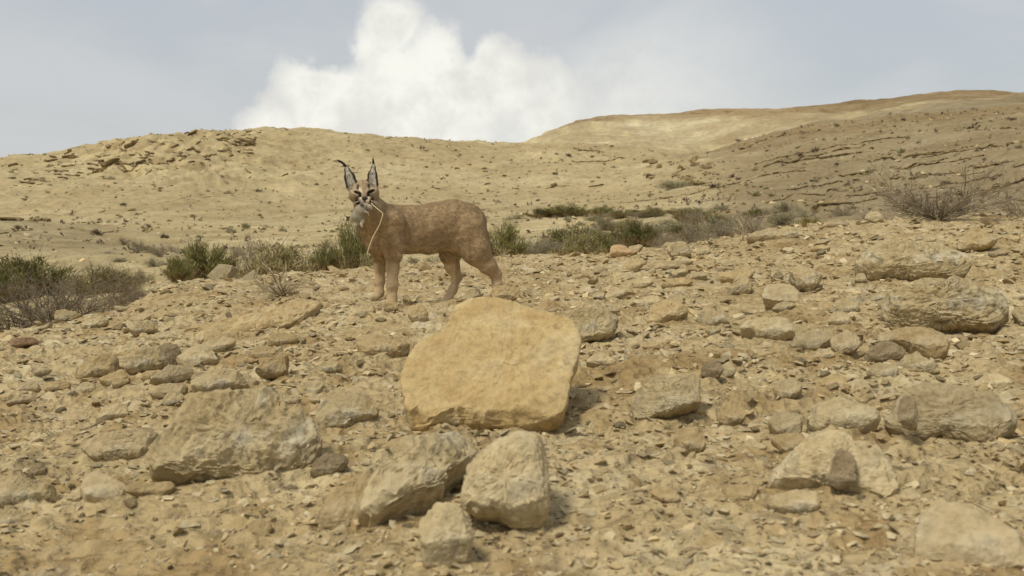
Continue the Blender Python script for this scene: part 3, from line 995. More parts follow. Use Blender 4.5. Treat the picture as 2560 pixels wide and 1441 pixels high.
rock('boulder', 'broad smooth grey rock hump rising out of bare sand', 'C', [(1840, 1420), (1860, 1200), (1900, 1090), (2000, 1020), (2150, 1030), (2350, 1100), (2600, 1250), (2640, 1420), (2300, 1480)], 'stone_grey', tilt=60, thick=0.4, bulge=0.12, nth=100, rough=0.6, sink=0.04, facets=3, box=0.7)
rock('rock', 'flat pale stone with a dark slit beneath, beyond the smooth grey boulder', 'C', [(2180, 322), (2300, 230), (2420, 225), (2510, 260), (2490, 302), (2350, 314)], 'stone_pale', tilt=58, thick=0.3, lift=0.006)
rock('rock', 'small angular pale stone left of the triangular plate', 'C', [(1200, 122), (1240, 60), (1320, 60), (1360, 100), (1300, 124)], 'stone_pale', tilt=42)
rock('rock', 'lone buff chip half sunk in the sandy patch', 'C', [(440, 1330), (470, 1230), (560, 1220), (650, 1300), (690, 1350), (600, 1380)], 'stone_tan', tilt=60, thick=0.3, sink=0.02)

rock('boulder', 'wide lichen boulder with an overhung lower edge, highest of the large boulders', 'D', [(1465, 570), (1510, 510), (1560, 460), (1650, 440), (1800, 440), (1950, 460), (2080, 480), (2200, 530), (2235, 580), (2220, 640), (2100, 680), (1990, 710), (1850, 700), (1700, 690), (1620, 710), (1560, 690), (1520, 640), (1500, 620)], 'stone_lichen', tilt=40, nth=110, yaw=8, lift=0.02, rough=1.2)
rock('boulder', 'pocked pale boulder with a deep shadow under its lower edge', 'D', [(1610, 920), (1640, 850), (1680, 790), (1800, 760), (1960, 740), (2100, 680), (2200, 670), (2330, 740), (2450, 810), (2490, 900), (2400, 970), (2250, 1000), (2100, 1010), (2000, 1020), (1900, 1040), (1800, 1045), (1740, 1020), (1700, 980)], 'stone_lichen', tilt=38, nth=120, yaw=6, lift=0.03, rough=1.4)
rock('rock', 'rounded pale stone at the right end of the pocked boulder', 'D', [(2470, 900), (2520, 850), (2620, 850), (2650, 920), (2610, 975), (2540, 990)], 'stone_pale', tilt=35)
rock('rock', 'overhung block with a dark brown front beyond the wide lichen boulder', 'D', [(2110, 480), (2140, 410), (2200, 385), (2330, 390), (2410, 410), (2380, 450), (2290, 500), (2180, 512)], 'stone_tan', tilt=28, lift=0.03)
rock('rock', 'pale block with a dark brown hollow on the crest by the shrubs', 'D', [(275, 505), (300, 460), (340, 445), (400, 450), (420, 490), (440, 540), (380, 557), (310, 547)], 'stone_lichen', tilt=25, lift=0.02)
rock('rock', 'smooth rounded grey hump on the crest below the yellow green bush', 'D', [(770, 430), (830, 390), (930, 358), (980, 365), (1010, 400), (950, 440), (860, 447)], 'stone_grey', tilt=40, facets=3, box=0.75)
rock('rock', 'rough brown pitted rock on the crest against the smooth hump', 'D', [(950, 405), (990, 352), (1080, 350), (1130, 400), (1050, 440), (970, 442)], 'stone_lichen', tilt=38)
rock('rock', 'rough rock with a black hole beneath it amid the rubble slope', 'D', [(1040, 660), (1100, 610), (1200, 590), (1280, 640), (1250, 710), (1190, 772), (1120, 740), (1060, 700)], 'stone_lichen', tilt=30, lift=0.03)
rock('rock', 'smooth sloping plate below the rock with the black hole', 'D', [(880, 805), (900, 730), (980, 710), (1080, 730), (1160, 800), (1170, 852), (1050, 835), (950, 828)], 'stone_grey', tilt=45, rough=0.5, bulge=0.08)
rock('rock', 'craggy pale rock left of the smooth sloping plate', 'D', [(650, 790), (690, 700), (740, 660), (820, 680), (820, 770), (760, 780), (690, 792)], 'stone_lichen', tilt=32, rough=1.3)
rock('rock', 'flat buff rock with a split lower edge in the middle of the rubble slope', 'D', [(730, 1010), (780, 960), (880, 930), (1000, 930), (1080, 980), (1120, 1040), (1020, 1060), (930, 1072), (850, 1062), (820, 1020)], 'stone_pale', tilt=48, nth=72, lift=0.008)
rock('rock', 'small domed pale stone left of the pocked boulder', 'D', [(1300, 965), (1340, 900), (1400, 890), (1460, 950), (1430, 982), (1370, 987)], 'stone_pale', tilt=38)
rock('rock', 'wide crumbling tan rock nearest the grey topped block', 'D', [(140, 965), (160, 870), (230, 830), (340, 830), (410, 870), (420, 900), (330, 940), (240, 982)], 'stone_tan', tilt=48)
rock('rock', 'small charcoal stone amid the pale rubble', 'D', [(945, 672), (970, 645), (1010, 643), (1035, 680), (1000, 691), (950, 690)], 'stone_dark', tilt=35)
rock('rock', 'small flake with a black underside on open gravel', 'D', [(110, 1112), (150, 1090), (220, 1093), (245, 1112), (220, 1131), (150, 1137)], 'stone_tan', tilt=45, lift=0.012)
rock('rock', 'pale flat plate on the crest left of the dead grey shrub', 'D', [(1530, 292), (1560, 255), (1640, 262), (1670, 300), (1610, 322), (1560, 317)], 'stone_pale', tilt=45, thick=0.35, lift=0.02)
rock('rock', 'small pale pillow stone at the left end of the wide lichen boulder', 'D', [(1350, 692), (1390, 668), (1450, 678), (1480, 708), (1420, 718), (1370, 714)], 'stone_pale', tilt=40)
rock('rock', 'low pale bedrock plate on the crest beside the flat plate', 'D', [(1250, 352), (1320, 315), (1420, 308), (1440, 340), (1340, 357)], 'stone_grey', tilt=50)
rock('rock', 'grey knob between the pillow stone and the wide lichen boulder', 'D', [(1470, 700), (1490, 650), (1540, 650), (1560, 700), (1520, 712)], 'stone_grey', tilt=40)
rock('rock', 'orange tinted hump at the crest in front of the green shrubs', 'F', [(880, 440), (900, 395), (960, 385), (1010, 400), (1040, 428), (1100, 432), (1050, 462), (950, 477), (890, 462)], 'stone_orange', tilt=35, facets=3, box=0.7)
rock('rock', 'small dark round stone on the pale rubble behind the slab', 'F', [(570, 605), (580, 578), (605, 578), (612, 605), (595, 618)], 'stone_dark', tilt=30)

rock('rock', 'reddish brown squared block by the grey brush', 'E', [(55, 920), (70, 860), (150, 845), (250, 840), (300, 870), (290, 900), (200, 905), (120, 932)], 'stone_red', tilt=25)
rock('rock', 'pale slanting plate at the edge of the grey brush', 'E', [(590, 765), (640, 710), (740, 690), (800, 695), (825, 722), (740, 762), (660, 784)], 'stone_pale', tilt=50, thick=0.4)
rock('rock', 'little brown nub standing at the end of a tan ledge', 'E', [(1680, 770), (1695, 705), (1668, 665), (1690, 648), (1718, 660), (1728, 700), (1738, 765), (1705, 778)], 'stone_dark', tilt=12, facets=2)
rock('bedrock_ledge', 'long thin tan bedrock ledge ending in a brown nub', 'E', [(1280, 820), (1400, 775), (1550, 740), (1690, 752), (1705, 780), (1550, 795), (1400, 806)], 'stone_tan', tilt=50, thick=0.3, cat='ledge')
rock('rock', 'pale flake with undercut edge below the bedrock ledge', 'E', [(1430, 832), (1480, 800), (1600, 788), (1662, 830), (1560, 862), (1500, 882)], 'stone_pale', tilt=52, thick=0.35, lift=0.008)
rock('bedrock_hump', 'long smooth bedrock swell left of the cat below the dry bush', 'E', [(1320, 812), (1500, 700), (1800, 630), (2100, 565), (2350, 520), (2400, 570), (2300, 640), (2200, 690), (2000, 760), (1760, 800)], 'stone_tan', tilt=72, thick=0.25, bulge=0.05, rough=1.0, facets=6, sink=0.055, nth=88, cat='bedrock')
rock('rock', 'squat ochre block below the smooth bedrock swell', 'E', [(1970, 905), (1990, 830), (2080, 810), (2210, 830), (2222, 882), (2100, 914)], 'stone_tan', tilt=40)
rock('rock', 'slanted brown ledge stone on the bedrock swell near the forelegs', 'E', [(2040, 770), (2120, 720), (2210, 690), (2225, 715), (2160, 760), (2080, 785)], 'stone_tan', tilt=45, thick=0.3)
rock('rock', 'rough brown knob upslope of the slanted ledge stone', 'E', [(2265, 650), (2290, 595), (2370, 575), (2400, 610), (2330, 650)], 'stone_tan', tilt=40)


def broken_plates():
    rs = np.random.RandomState(57)
    CROPS['Z'] = (0, 0, 1.0)
    n, tr = 0, 0
    while n < 95 and tr < 3000:
        tr += 1
        z = rs.uniform()
        if z < 0.55:
            px, py = rs.uniform(1500, 2560), rs.uniform(575, 880)
        elif z < 0.8:
            px, py = rs.uniform(0, 1000), rs.uniform(760, 1010)
        else:
            px, py = rs.uniform(0, 2560), rs.uniform(900, 1330)
        P = hit(px, py)
        if P is None or P[1] > 9.3:
            continue
        w = rs.uniform(42, 112) * (1 + max(0, py - 850) / 600)
        if py < 720:
            w *= 0.45 + 0.55 * (py - 575) / 145
        if P[1] > 8.3:
            continue
        wm = w * P[1] / F
        if any((P[0] - a) ** 2 + (P[1] - b) ** 2 < (0.42 * c + wm * 0.45) ** 2 for a, b, c in ROCK_CENTRES):
            continue
        h = w * (rs.uniform(0.22, 0.42) if py < 880 else rs.uniform(0.32, 0.58))
        k = rs.randint(6, 9)
        an = np.sort(rs.uniform(0, 6.283, k))
        pts = [(px + w / 2 * math.cos(a) * rs.uniform(0.8, 1.1) + 0.12 * w * math.sin(a), py - h / 2 + h / 2 * math.sin(a) * rs.uniform(0.8, 1.1) - 0.10 * w * math.cos(a)) for a in an]
        ar = 0.5 * abs(sum(pts[i][0] * pts[(i + 1) % k][1] - pts[(i + 1) % k][0] * pts[i][1] for i in range(k)))
        if ar < 0.35 * w * h:
            continue
        dl = min((math.hypot(P[0] - x_, P[1] - y_), n_) for n_, x_, y_ in LANDMARK)
        mi = rs.randint(4)
        lab = ['tan', 'pale', 'buff', 'mottled'][mi] + ' broken limestone plate ' + ('beside ' if dl[0] < 0.4 else 'amid the rubble nearest ') + dl[1]
        rock('limestone_plate', lab, 'Z', pts, ['stone_tan', 'stone_pale', 'stone_grey', 'stone_lichen'][mi], tilt=rs.uniform(35, 62), thick=0.35, bulge=0.10, nth=48, lift=0.004 + 0.12 * wm * rs.uniform(), yaw=rs.uniform(-18, 18),
             facets=8, bend=(0.3, 0.8), cat='stone plate', group='broken plates in the rubble')
        n += 1


broken_plates()
print('rocks', time.time() - T0, len(ROCK_CENTRES))


# ------------------------------------------------------------------ loose stones and gravel
def hull(rs, npts, flat):
    bm = bmesh.new()
    P = rs.normal(size=(npts, 3))
    P /= np.linalg.norm(P, axis=1)[:, None]
    P *= rs.uniform(0.75, 1.0, (npts, 1))
    P *= np.array([1.0, rs.uniform(0.55, 0.9), flat])
    for p in P:
        bm.verts.new(p)
    r = bmesh.ops.convex_hull(bm, input=bm.verts)
    bmesh.ops.delete(bm, geom=[v for v in bm.verts if not v.link_faces], context='VERTS')
    return bm


def stone_mesh(seed):
    rs = np.random.RandomState(seed)
    bm = hull(rs, 16, rs.uniform(0.4, 0.75))
    bmesh.ops.subdivide_edges(bm, edges=bm.edges, cuts=1, use_grid_fill=True)
    bmesh.ops.triangulate(bm, faces=bm.faces)
    P = np.array([v.co[:] for v in bm.verts])
    d = fbm(P * 1.8 + seed, 3, 0.6, seed) * 0.13
    for v, k in zip(bm.verts, d):
        v.co *= 1 + float(k)
    me = bpy.data.meshes.new('stone')
    bm.to_mesh(me)
    bm.free()
    me.polygons.foreach_set('use_smooth', np.ones(len(me.polygons), bool))
    me.set_sharp_from_angle(angle=math.radians(28))
    return me


def scatter_stones():
    rs = np.random.RandomState(5)
    protos = []
    for k in range(14):
        me = stone_mesh(100 + k)
        me.materials.append(MAT[['stone_tan', 'stone_pale', 'stone_tan', 'stone_grey', 'stone_lichen', 'stone_tan', 'stone_pale'][k % 7]])
        protos.append(me)
    n, tries = 0, 0
    while n < 285 and tries < 6000:
        tries += 1
        px, py = rs.uniform(-20, 2580), 1441 - (rs.uniform(0, 1) ** 0.85) * 840
        P = hit(px, py)
        if P is None or P[1] > 9.6:
            continue
        s = rs.lognormal(0, 0.33) * (5.5 + 6.5 * P[1] ** 0.5) * P[1] / F * 0.9
        if any((P[0] - a) ** 2 + (P[1] - b) ** 2 < (0.30 * c + s * 0.7) ** 2 for a, b, c in ROCK_CENTRES):
            continue
        pk = rs.randint(14)
        o = obj('stone', protos[pk])
        dl = [(math.hypot(P[0] - x_, P[1] - y_), n_) for n_, x_, y_ in LANDMARK]
        dist_, near_ = min(dl)
        colour = ['tan', 'pale', 'tan', 'buff', 'mottled', 'tan', 'pale'][pk % 7]
        sz = 'tiny' if s < 0.02 else ('small' if s < 0.04 else ('fist sized' if s < 0.065 else 'hefty'))
        how = ['chunky', 'flattish'][int(protos[pk].vertices and (max(v.co.z for v in protos[pk].vertices) < 0.5))]
        lab = sz + ' ' + how + ' ' + colour + ' stone lying ' + ('beside ' if dist_ < 0.35 else 'in the gravel nearest ') + near_
        o.location = (P[0], P[1], ground_z(P[0], P[1])[0] + s * 0.12)
        o.rotation_euler = (rs.normal() * 0.25, rs.normal() * 0.25, rs.uniform(0, 6.28))
        o.scale = (s, s, s * rs.uniform(0.7, 1.1))
        tag(o, lab, 'stone', 'loose stones scattered over the foreground')
        n += 1


scatter_stones()


def gravel(name, count, ymin, ymax, smed, sig, seed, mat, xr=(-200, 2760), power=1.0, dens=0.0, white=0.0):
    rs = np.random.RandomState(seed)
    tv, tf = [], []
    for k in range(24):
        bm = hull(rs, 9, rs.uniform(0.18, 0.5))
        bmesh.ops.triangulate(bm, faces=bm.faces)
        bm.verts.index_update()
        tv.append(np.array([v.co[:] for v in bm.verts]))
        tf.append(np.array([[v.index for v in f.verts] for f in bm.faces]))
        bm.free()
    u = (rs.uniform(xr[0], xr[1], count) - CX) / F
    t = rs.uniform(0, 1, count)
    Y = np.exp(math.log(ymin) + (math.log(ymax) - math.log(ymin)) * t)
    X = u * Y
    k = fbm(np.stack([X, Y, X * 0], 1) * 1.7, 3, 0.5, 77) + rs.normal(size=count) * 0.22 > dens
    X, Y = X[k], Y[k]
    n = len(X)
    Z = ground_z(X, Y)
    S = smed * Y ** power * np.minimum(rs.lognormal(0, sig, n), 2.6)
    rz = rs.uniform(0, 6.283, n)
    tx, ty = rs.normal(size=n) * 0.28, rs.normal(size=n) * 0.28
    tint = rs.normal(size=n) * 0.17
    base = np.array([0.44, 0.345, 0.185])
    alt = np.array([[0.51, 0.43, 0.265], [0.40, 0.30, 0.15], [0.44, 0.37, 0.225], [0.47, 0.365, 0.195], [0.29, 0.215, 0.12]])
    Ct = alt[rs.randint(0, 5, n)] * 0.75 + base * 0.25
    Ct = Ct * 0.94 * (1 + tint)[:, None] * (1 + white)
    kind = rs.randint(0, 24, n)
    VV, FF, CC, off = [], [], [], 0
    for m in range(24):
        w = np.nonzero(kind == m)[0]
        v, f = tv[m], tf[m]
        c, s = np.cos(rz[w]), np.sin(rz[w])
        vx = v[None, :, 0] * c[:, None] - v[None, :, 1] * s[:, None]
        vy = v[None, :, 0] * s[:, None] + v[None, :, 1] * c[:, None]
        vz = v[None, :, 2] + vx * tx[w][:, None] + vy * ty[w][:, None]
        P = np.stack([vx, vy, vz], -1) * S[w][:, None, None]
        P += np.stack([X[w], Y[w], Z[w] + S[w] * 0.05], 1)[:, None, :]
        VV.append(P.reshape(-1, 3))
        FF.append((f[None] + (off + np.arange(len(w)) * len(v))[:, None, None]).reshape(-1, 3))
        CC.append(np.repeat(Ct[w], len(v), 0))
        off += len(w) * len(v)
    me = mesh_np(name, np.concatenate(VV), np.concatenate(FF), mat, smooth=False)
    vcol(me, np.concatenate(CC))
    o = obj(name, me)
    o['kind'] = 'stuff'
    return o


mat_vcol('gravel_stone', 0.93, (0.78, 1.15), 120, 0.5)
mat_vcol('hill_scree', 0.95, (0.7, 1.2), 2.0)
g = gravel('gravel', 38000, 0.95, 9.8, 0.0045, 0.55, 3, 'gravel_stone', power=0.8, dens=-0.2)
tag(g, 'tan limestone gravel and flaky chips covering the foreground', 'gravel')
g = gravel('wadi_gravel', 5200, 10.5, 60, 0.004, 0.55, 4, 'hill_scree', power=0.85, dens=0.05, white=0.1)
tag(g, 'pale stones strewn over the floor of the dry wadi', 'gravel')
g = gravel('scree', 7000, 60, 190, 0.0016, 0.5, 6, 'hill_scree', power=1.0, dens=0.02, white=-0.12)
tag(g, 'loose scree strewn over the far hill slopes', 'scree')
print('gravel', time.time() - T0)


# ------------------------------------------------------------------ rock ledges and outcrops on the slopes
def ledge_mesh(P, hgt, dep, seed):
    """a broken bed of rock following points on the slope, as angular overlapping blocks in one mesh"""
    rs = np.random.RandomState(seed)
    P = np.array(P)
    seg = np.linalg.norm(np.diff(P, axis=0), axis=1)
    cum = np.concatenate([[0], np.cumsum(seg)])
    VV, FF, off = [], [], 0
    t = 0.0
    tt = np.linspace(0, cum[-1], 60)
    gx, gy = np.interp(tt, cum, P[:, 0]), np.interp(tt, cum, P[:, 1])
    gz = ground_z(gx, gy)
    while t < cum[-1]:
        w = hgt * rs.uniform(1.2, 3.4)
        p = np.array([np.interp(t, tt, k) for k in (gx, gy, gz)])
        q = np.array([np.interp(min(t + w, cum[-1]), tt, k) for k in (gx, gy, gz)])
        ax = q - p
        ln = np.linalg.norm(ax) + 1e-6
        ax /= ln
        bk = np.cross([0, 0, 1], ax)
        bk /= np.linalg.norm(bk)
        h = hgt * rs.uniform(0.5, 1.15)
        bm = hull(rs, 14, 1.0)
        bmesh.ops.triangulate(bm, faces=bm.faces)
        bm.verts.index_update()
        v = np.array([x.co[:] for x in bm.verts])
        f = np.array([[x.index for x in y.verts] for y in bm.faces])
        bm.free()
        v = np.sign(v) * np.abs(v) ** 0.6
        wv = (p + q) / 2 + v[:, :1] * ax * ln * 0.66 + v[:, 1:2] * bk * dep * rs.uniform(0.7, 1.2) + v[:, 2:] * np.array([0, 0, 1]) * h * 0.5
        wv[:, 1] -= np.maximum(0, v[:, 2]) * dep * 0.45
        wv[:, 2] += h * 0.2 + rs.normal() * h * 0.06
        VV.append(wv)
        FF.append(f + off)
        off += len(v)
        t += w * rs.uniform(0.6, 0.92)
    return np.concatenate(VV), np.concatenate(FF)


LEDGES = [
    ('dark crusted ledge stepping up beside the gorge mouth', [(1160, 458), (1250, 440), (1330, 415), (1400, 400), (1500, 392), (1525, 400)], 11),
    ('long thin ledge high on the brown right hillside', [(1600, 292), (1700, 272), (1800, 258), (1900, 245), (1990, 235)], 8),
    ('broken ledge rising out of the gulley on the hillside', [(1310, 357), (1400, 332), (1500, 307), (1600, 292)], 8),
    ('low bedded ledge just beyond the shrub belt', [(1450, 546), (1600, 531), (1750, 511), (1900, 491), (2000, 470)], 9),
    ('thick dark ledge behind the dead grey shrub', [(2330, 490), (2420, 470), (2500, 455), (2600, 435)], 14),
    ('short ledge in the middle of the hillside', [(2050, 316), (2150, 312), (2250, 320)], 8),
    ('low crumbling ledge at the foot of the hillside', [(840, 522), (900, 516), (1000, 501), (1050, 486)], 8),
    ('faint pale ledge leading to the foot of the hillside', [(650, 547), (760, 531), (830, 522)], 6),
    ('layered ledge climbing past the dead shrub tips', [(2200, 432), (2350, 402), (2600, 345)], 10),
    ('layered ledge below the climbing layered ledge', [(2120, 470), (2230, 452), (2330, 436), (2450, 415)], 9),
    ('brown rim of broken rock capping the hillside', [(1225, 292), (1300, 262), (1400, 232), (1500, 207), (1600, 200)], 10),
    ('thin stone bed across the pale hill right of the cat', [(430, 345), (520, 350), (600, 345), (680, 335)], 7),
    ('short stone bed under the hill crest', [(460, 300), (520, 298), (580, 304)], 8),
    ('thin low stone bed on the bare hill foot', [(270, 468), (330, 470), (420, 466)], 6),
    ('little stone bed near the gorge on bare hill', [(510, 470), (545, 466), (580, 460)], 7),
]
for k, (lab, pts, hp) in enumerate(LEDGES):
    pl = []
    for (x, y) in pts:
        h_ = hit(1200 + x / 1.882, 220 + y / 1.882)
        if h_ is not None:
            pl.append(h_)
    pl = [p for i, p in enumerate(pl) if i == 0 or abs(p[1] - pl[0][1]) < 0.75 * pl[0][1]]
    if len(pl) < 2:
        continue
    d = np.mean([p[1] for p in pl])
    hg = hp / 1.882 * d / F * 1.1
    V, Fc = ledge_mesh(pl, hg, hg * 1.1, 300 + k)
    o = obj('rock_ledge', mesh_np('rock_ledge', V, Fc, 'ledge_rock', smooth=False))
    tag(o, lab, 'ledge', 'rock ledges along the slopes')
for k, (lab, pts, hp) in enumerate([
        ('dark crusted terrace edge below the near hill', [(0, 735), (120, 735), (240, 730), (370, 740)], 34),
        ('low ragged ledge across the grey terrace', [(0, 832), (110, 815), (240, 802)], 12),
        ('short dark ledge at the right of the grey terrace', [(680, 822), (760, 828), (880, 812)], 12)]):
    pl = [hit(x / 2.977, 306 + y / 2.977) for x, y in pts]
    pl = [p for p in pl if p is not None]
    d = np.mean([p[1] for p in pl])
    hg = hp / 2.977 * d / F
    V, Fc = ledge_mesh(pl, hg, hg * 1.2, 350 + k)
    o = obj('rock_ledge', mesh_np('rock_ledge', V, Fc, 'ledge_rock', smooth=False))
    tag(o, lab, 'ledge', 'rock ledges along the slopes')


def outcrops():
    rs = np.random.RandomState(21)
    n = 0
    # thin beds of rock showing through the hillside
    for k in range(18):
        x0, y0, ln = rs.uniform(1880, 2440), rs.uniform(370, 545), rs.uniform(110, 300)
        pl = []
        for t in np.linspace(0, 1, 5):
            h_ = hit(x0 + ln * t, y0 - ln * t * 0.16 + rs.normal() * 2)
            if h_ is not None and h_[1] > 12 and (not pl or abs(h_[1] - pl[-1][1]) < 0.3 * pl[-1][1]):
                pl.append(h_)
        if len(pl) < 3:
            continue
        hg = rs.uniform(4, 8) * np.mean([p[1] for p in pl]) / F
        V, Fc = ledge_mesh(pl, hg, hg * 1.2, 1300 + k)
        o = obj('rock_ledge', mesh_np('rock_ledge', V, Fc, 'ledge_rock', smooth=False))
        tag(o, 'thin crumbling rock bed running across the brown right hillside', 'ledge', 'thin rock beds across the hillside')
    while n < 190:
        if n < 150:       # the broken brow of the near hill
            t = rs.uniform(0, 1)
            px = 30 + 600 * t
            py = 410 - 85 * min(1, t * 1.15) + rs.uniform(-6, 62) + (30 if rs.uniform() < 0.2 else 0)
        else:            # lower blocks
            px, py = rs.uniform(560, 1300), rs.uniform(400, 500)
        P = hit(px, py)
        if P is None or P[1] > 200:
            continue
        w = rs.lognormal(0, 0.45) * (8.0 if n < 150 else 4.0) * P[1] / F
        pts = [P + np.array([-w, rs.normal() * 0.3, 0]), P + np.array([w, rs.normal() * 0.3, 0])]
        hg = w * rs.uniform(0.4, 0.8)
        V, Fc = ledge_mesh(pts, hg, hg * 1.2, 500 + n)
        o = obj('rock_outcrop', mesh_np('rock_outcrop', V - P, Fc, 'ledge_rock', smooth=False))
        o.location = P
        if n < 150:
            tag(o, 'jagged rock outcrop in the broken brow of the near hill', 'outcrop', 'outcrops in the brow of the near hill')
        else:
            tag(o, 'small rock outcrop on the smooth flank of the near hill', 'outcrop', 'outcrops on the flank of the near hill')
        n += 1
    # gorge walls with hollows
    cliffs = [stone_mesh(960 + k) for k in range(4)]
    for m_ in cliffs:
        m_.materials.append(MAT['ledge_rock'])
    for k in range(26):
        px, py = 1605 + rs.uniform(0, 195), 402 + rs.uniform(0, 55)
        P = hit(px, py)
        if P is None:
            continue
        w = rs.uniform(8, 17) * P[1] / F
        o = obj('cliff_block', cliffs[k % 4])
        o.location = P + np.array([0, 0.2, w * 0.1])
        o.scale = (w, w, w * rs.uniform(0.8, 1.3))
        o.rotation_euler = (rs.normal() * 0.15, rs.normal() * 0.15, rs.uniform(0, 6.28))
        tag(o, 'crusted brown cliff block in the mouth of the gorge', 'cliff block', 'cliff blocks in the gorge')
    for lab, px, py, wp, mt in (('lone pale boulder at the foot of the near hill', 64, 502, 15, 'stone_pale'), ('squarish pale boulder on the lower slope of the near hill', 330, 528, 13, 'stone_pale'),
                                ('flat pale boulder left of the squarish one on the hill foot', 255, 530, 11, 'stone_pale'), ('small pale boulder above the lone boulder', 168, 484, 8, 'stone_pale'),
                                ('dark brown boulder alone on the sunny hill behind the cat', 1117, 440, 10, 'stone_dark')):
        P = hit(px, py)
        s = wp * P[1] / F
        o = obj('boulder', stone_mesh(900 + px))
        o.data.materials.append(MAT[mt])
        o.location = P + np.array([0, 0, s * 0.25])
        o.scale = (s, s, s * 0.9)
        o.rotation_euler = (0.2, 0.1, px)
        tag(o, lab, 'boulder')


outcrops()
print('ledges', time.time() - T0)


# ------------------------------------------------------------------ shrubs
class Geo:
    def __init__(s):
        s.v, s.q, s.t = [], [], []

    def tube(s, P, R, n=3):
        P = np.asarray(P, float)
        k0 = len(s.v)
        m = len(P)
        for i in range(m):
            d = P[min(i + 1, m - 1)] - P[max(i - 1, 0)]
            d = d / (np.linalg.norm(d) + 1e-9)
            a = np.cross(d, [0.3, 0.9, 0.2])
            a /= np.linalg.norm(a) + 1e-9
            b = np.cross(d, a)
            for j in range(n):
                w = 2 * math.pi * j / n
                s.v.append(P[i] + R[i] * (math.cos(w) * a + math.sin(w) * b))
        for i in range(m - 1):
            for j in range(n):
                j2 = (j + 1) % n
                s.q.append((k0 + i * n + j, k0 + i * n + j2, k0 + (i + 1) * n + j2, k0 + (i + 1) * n + j))

    def blade(s, p, d, w):
        a, b, c = random.gauss(0, 1), random.gauss(0, 1), random.gauss(0, 1)
        side = np.array([d[1] * c - d[2] * b, d[2] * a - d[0] * c, d[0] * b - d[1] * a])
        side = side / (math.sqrt(side[0] ** 2 + side[1] ** 2 + side[2] ** 2) + 1e-9) * w
        k = len(s.v)
        s.v += [p - side * 0.5, p + side * 0.5, p + d * 0.6 + side * 0.6, p + d]
        s.t += [(k, k + 1, k + 2), (k, k + 2, k + 3)]

    def mesh(s, name, mat):
        fc = []
        if s.q:
            fc.append(np.array(s.q))
        if s.t:
            fc.append(np.array(s.t))
        return mesh_np(name, np.array(s.v), fc, mat, smooth=True)


def bushy(seed, nst=34, leaves=2600, leafmat='leaf_green', stemmat='twig_dark', flat=1.0, blade=(0.05, 0.10), wid=0.006, upward=0.9, brown=0.0):
    """a broom like shrub about 1 m wide and 0.8 m high (unit size): stems and foliage meshes"""
    rs = np.random.RandomState(seed)
    st, fo, fb = Geo(), Geo(), Geo()
    tips = []
    lump = [(rs.normal(size=3) * np.array([0.28, 0.28, 0.12]) + np.array([0, 0, 0.48]), rs.uniform(0.16, 0.3)) for _ in range(8)]
    for i in range(nst):
        a = rs.uniform(0, 6.283)
        sp = rs.uniform(0.05, 1.0) ** 0.6 * 0.46
        top = np.array([math.cos(a) * sp, math.sin(a) * sp, (0.8 - 0.55 * (sp / 0.46) ** 2) * rs.uniform(0.7, 1.08) * flat])
        b = np.array([math.cos(a), math.sin(a), 0]) * rs.uniform(0, 0.07)
        mid = b * 0.5 + top * 0.5 + rs.normal(size=3) * 0.035 + np.array([0, 0, 0.03])
        P = [b - np.array([0, 0, 0.03]), b * 0.7 + mid * 0.3, mid, mid * 0.4 + top * 0.6, top]
        st.tube(P, [0.008, 0.007, 0.005, 0.0035, 0.002])
        tips.append(P)
        for _ in range(3):
            k = rs.uniform(0.35, 0.9)
            p = mid * (1 - k) + top * k
            st.tube([p, p + (top - mid) * 0.35 + rs.normal(size=3) * 0.05, p + (top - mid) * 0.6 + rs.normal(size=3) * 0.09], [0.003, 0.0022, 0.0012])
    for i in range(leaves):
        P = tips[rs.randint(len(tips))]
        k = rs.uniform(0.2, 1.0) ** 0.75
        p = P[0] * (1 - k) ** 2 + 2 * k * (1 - k) * P[2] + k * k * P[4]
        p = p + rs.normal(size=3) * 0.042
        p[2] = max(p[2], 0.02)
        out = np.array([p[0], p[1], 0]) * 0.9 + np.array([0, 0, upward]) + rs.normal(size=3) * 0.35
        out /= np.linalg.norm(out)
        (fb if (p[2] < 0.22 + 0.15 * rs.uniform() and rs.uniform() < brown) else fo).blade(p, out * rs.uniform(*blade), wid)
    ms = st.mesh('stems', stemmat)
    mf = fo.mesh('foliage', leafmat)
    mb = fb.mesh('dry_foliage', 'leaf_brown') if fb.t else None
    return ms, mf, mb


def dead_mesh(seed, nst=26, depth=3, mat='twig_grey', spread=0.9, thick=0.009, kids=3, name='branches', low=0.15):
    rs = np.random.RandomState(seed)
    g = Geo()

    def grow(p, d, ln, r, lev):
        pts = [p]
        q, dd = p.copy(), d.copy()
        for _ in range(4):
            dd = dd + rs.normal(size=3) * 0.20
            dd /= np.linalg.norm(dd)
            q = q + dd * ln / 4
            q[2] = max(q[2], 0.005)
            pts.append(q.copy())
        g.tube(pts, [r, r * 0.85, r * 0.7, r * 0.58, r * 0.45])
        if lev < depth:
            for _ in range(kids):
                k = rs.randint(1, 5)
                nd = dd + rs.normal(size=3) * 0.55 + np.array([0, 0, 0.12])
                grow(pts[k], nd / np.linalg.norm(nd), ln * rs.uniform(0.45, 0.75), r * 0.55, lev + 1)
    for i in range(nst):
        a = rs.uniform(0, 6.283)
        d = np.array([math.cos(a) * spread, math.sin(a) * spread, rs.uniform(low, 1.1)])
        d /= np.linalg.norm(d)
        grow(np.array([math.cos(a), math.sin(a), -0.2]) * rs.uniform(0, 0.06), d, rs.uniform(0.28, 0.5), thick * rs.uniform(0.7, 1.2), 1)
    return g.mesh(name, mat)


PROTO = {}


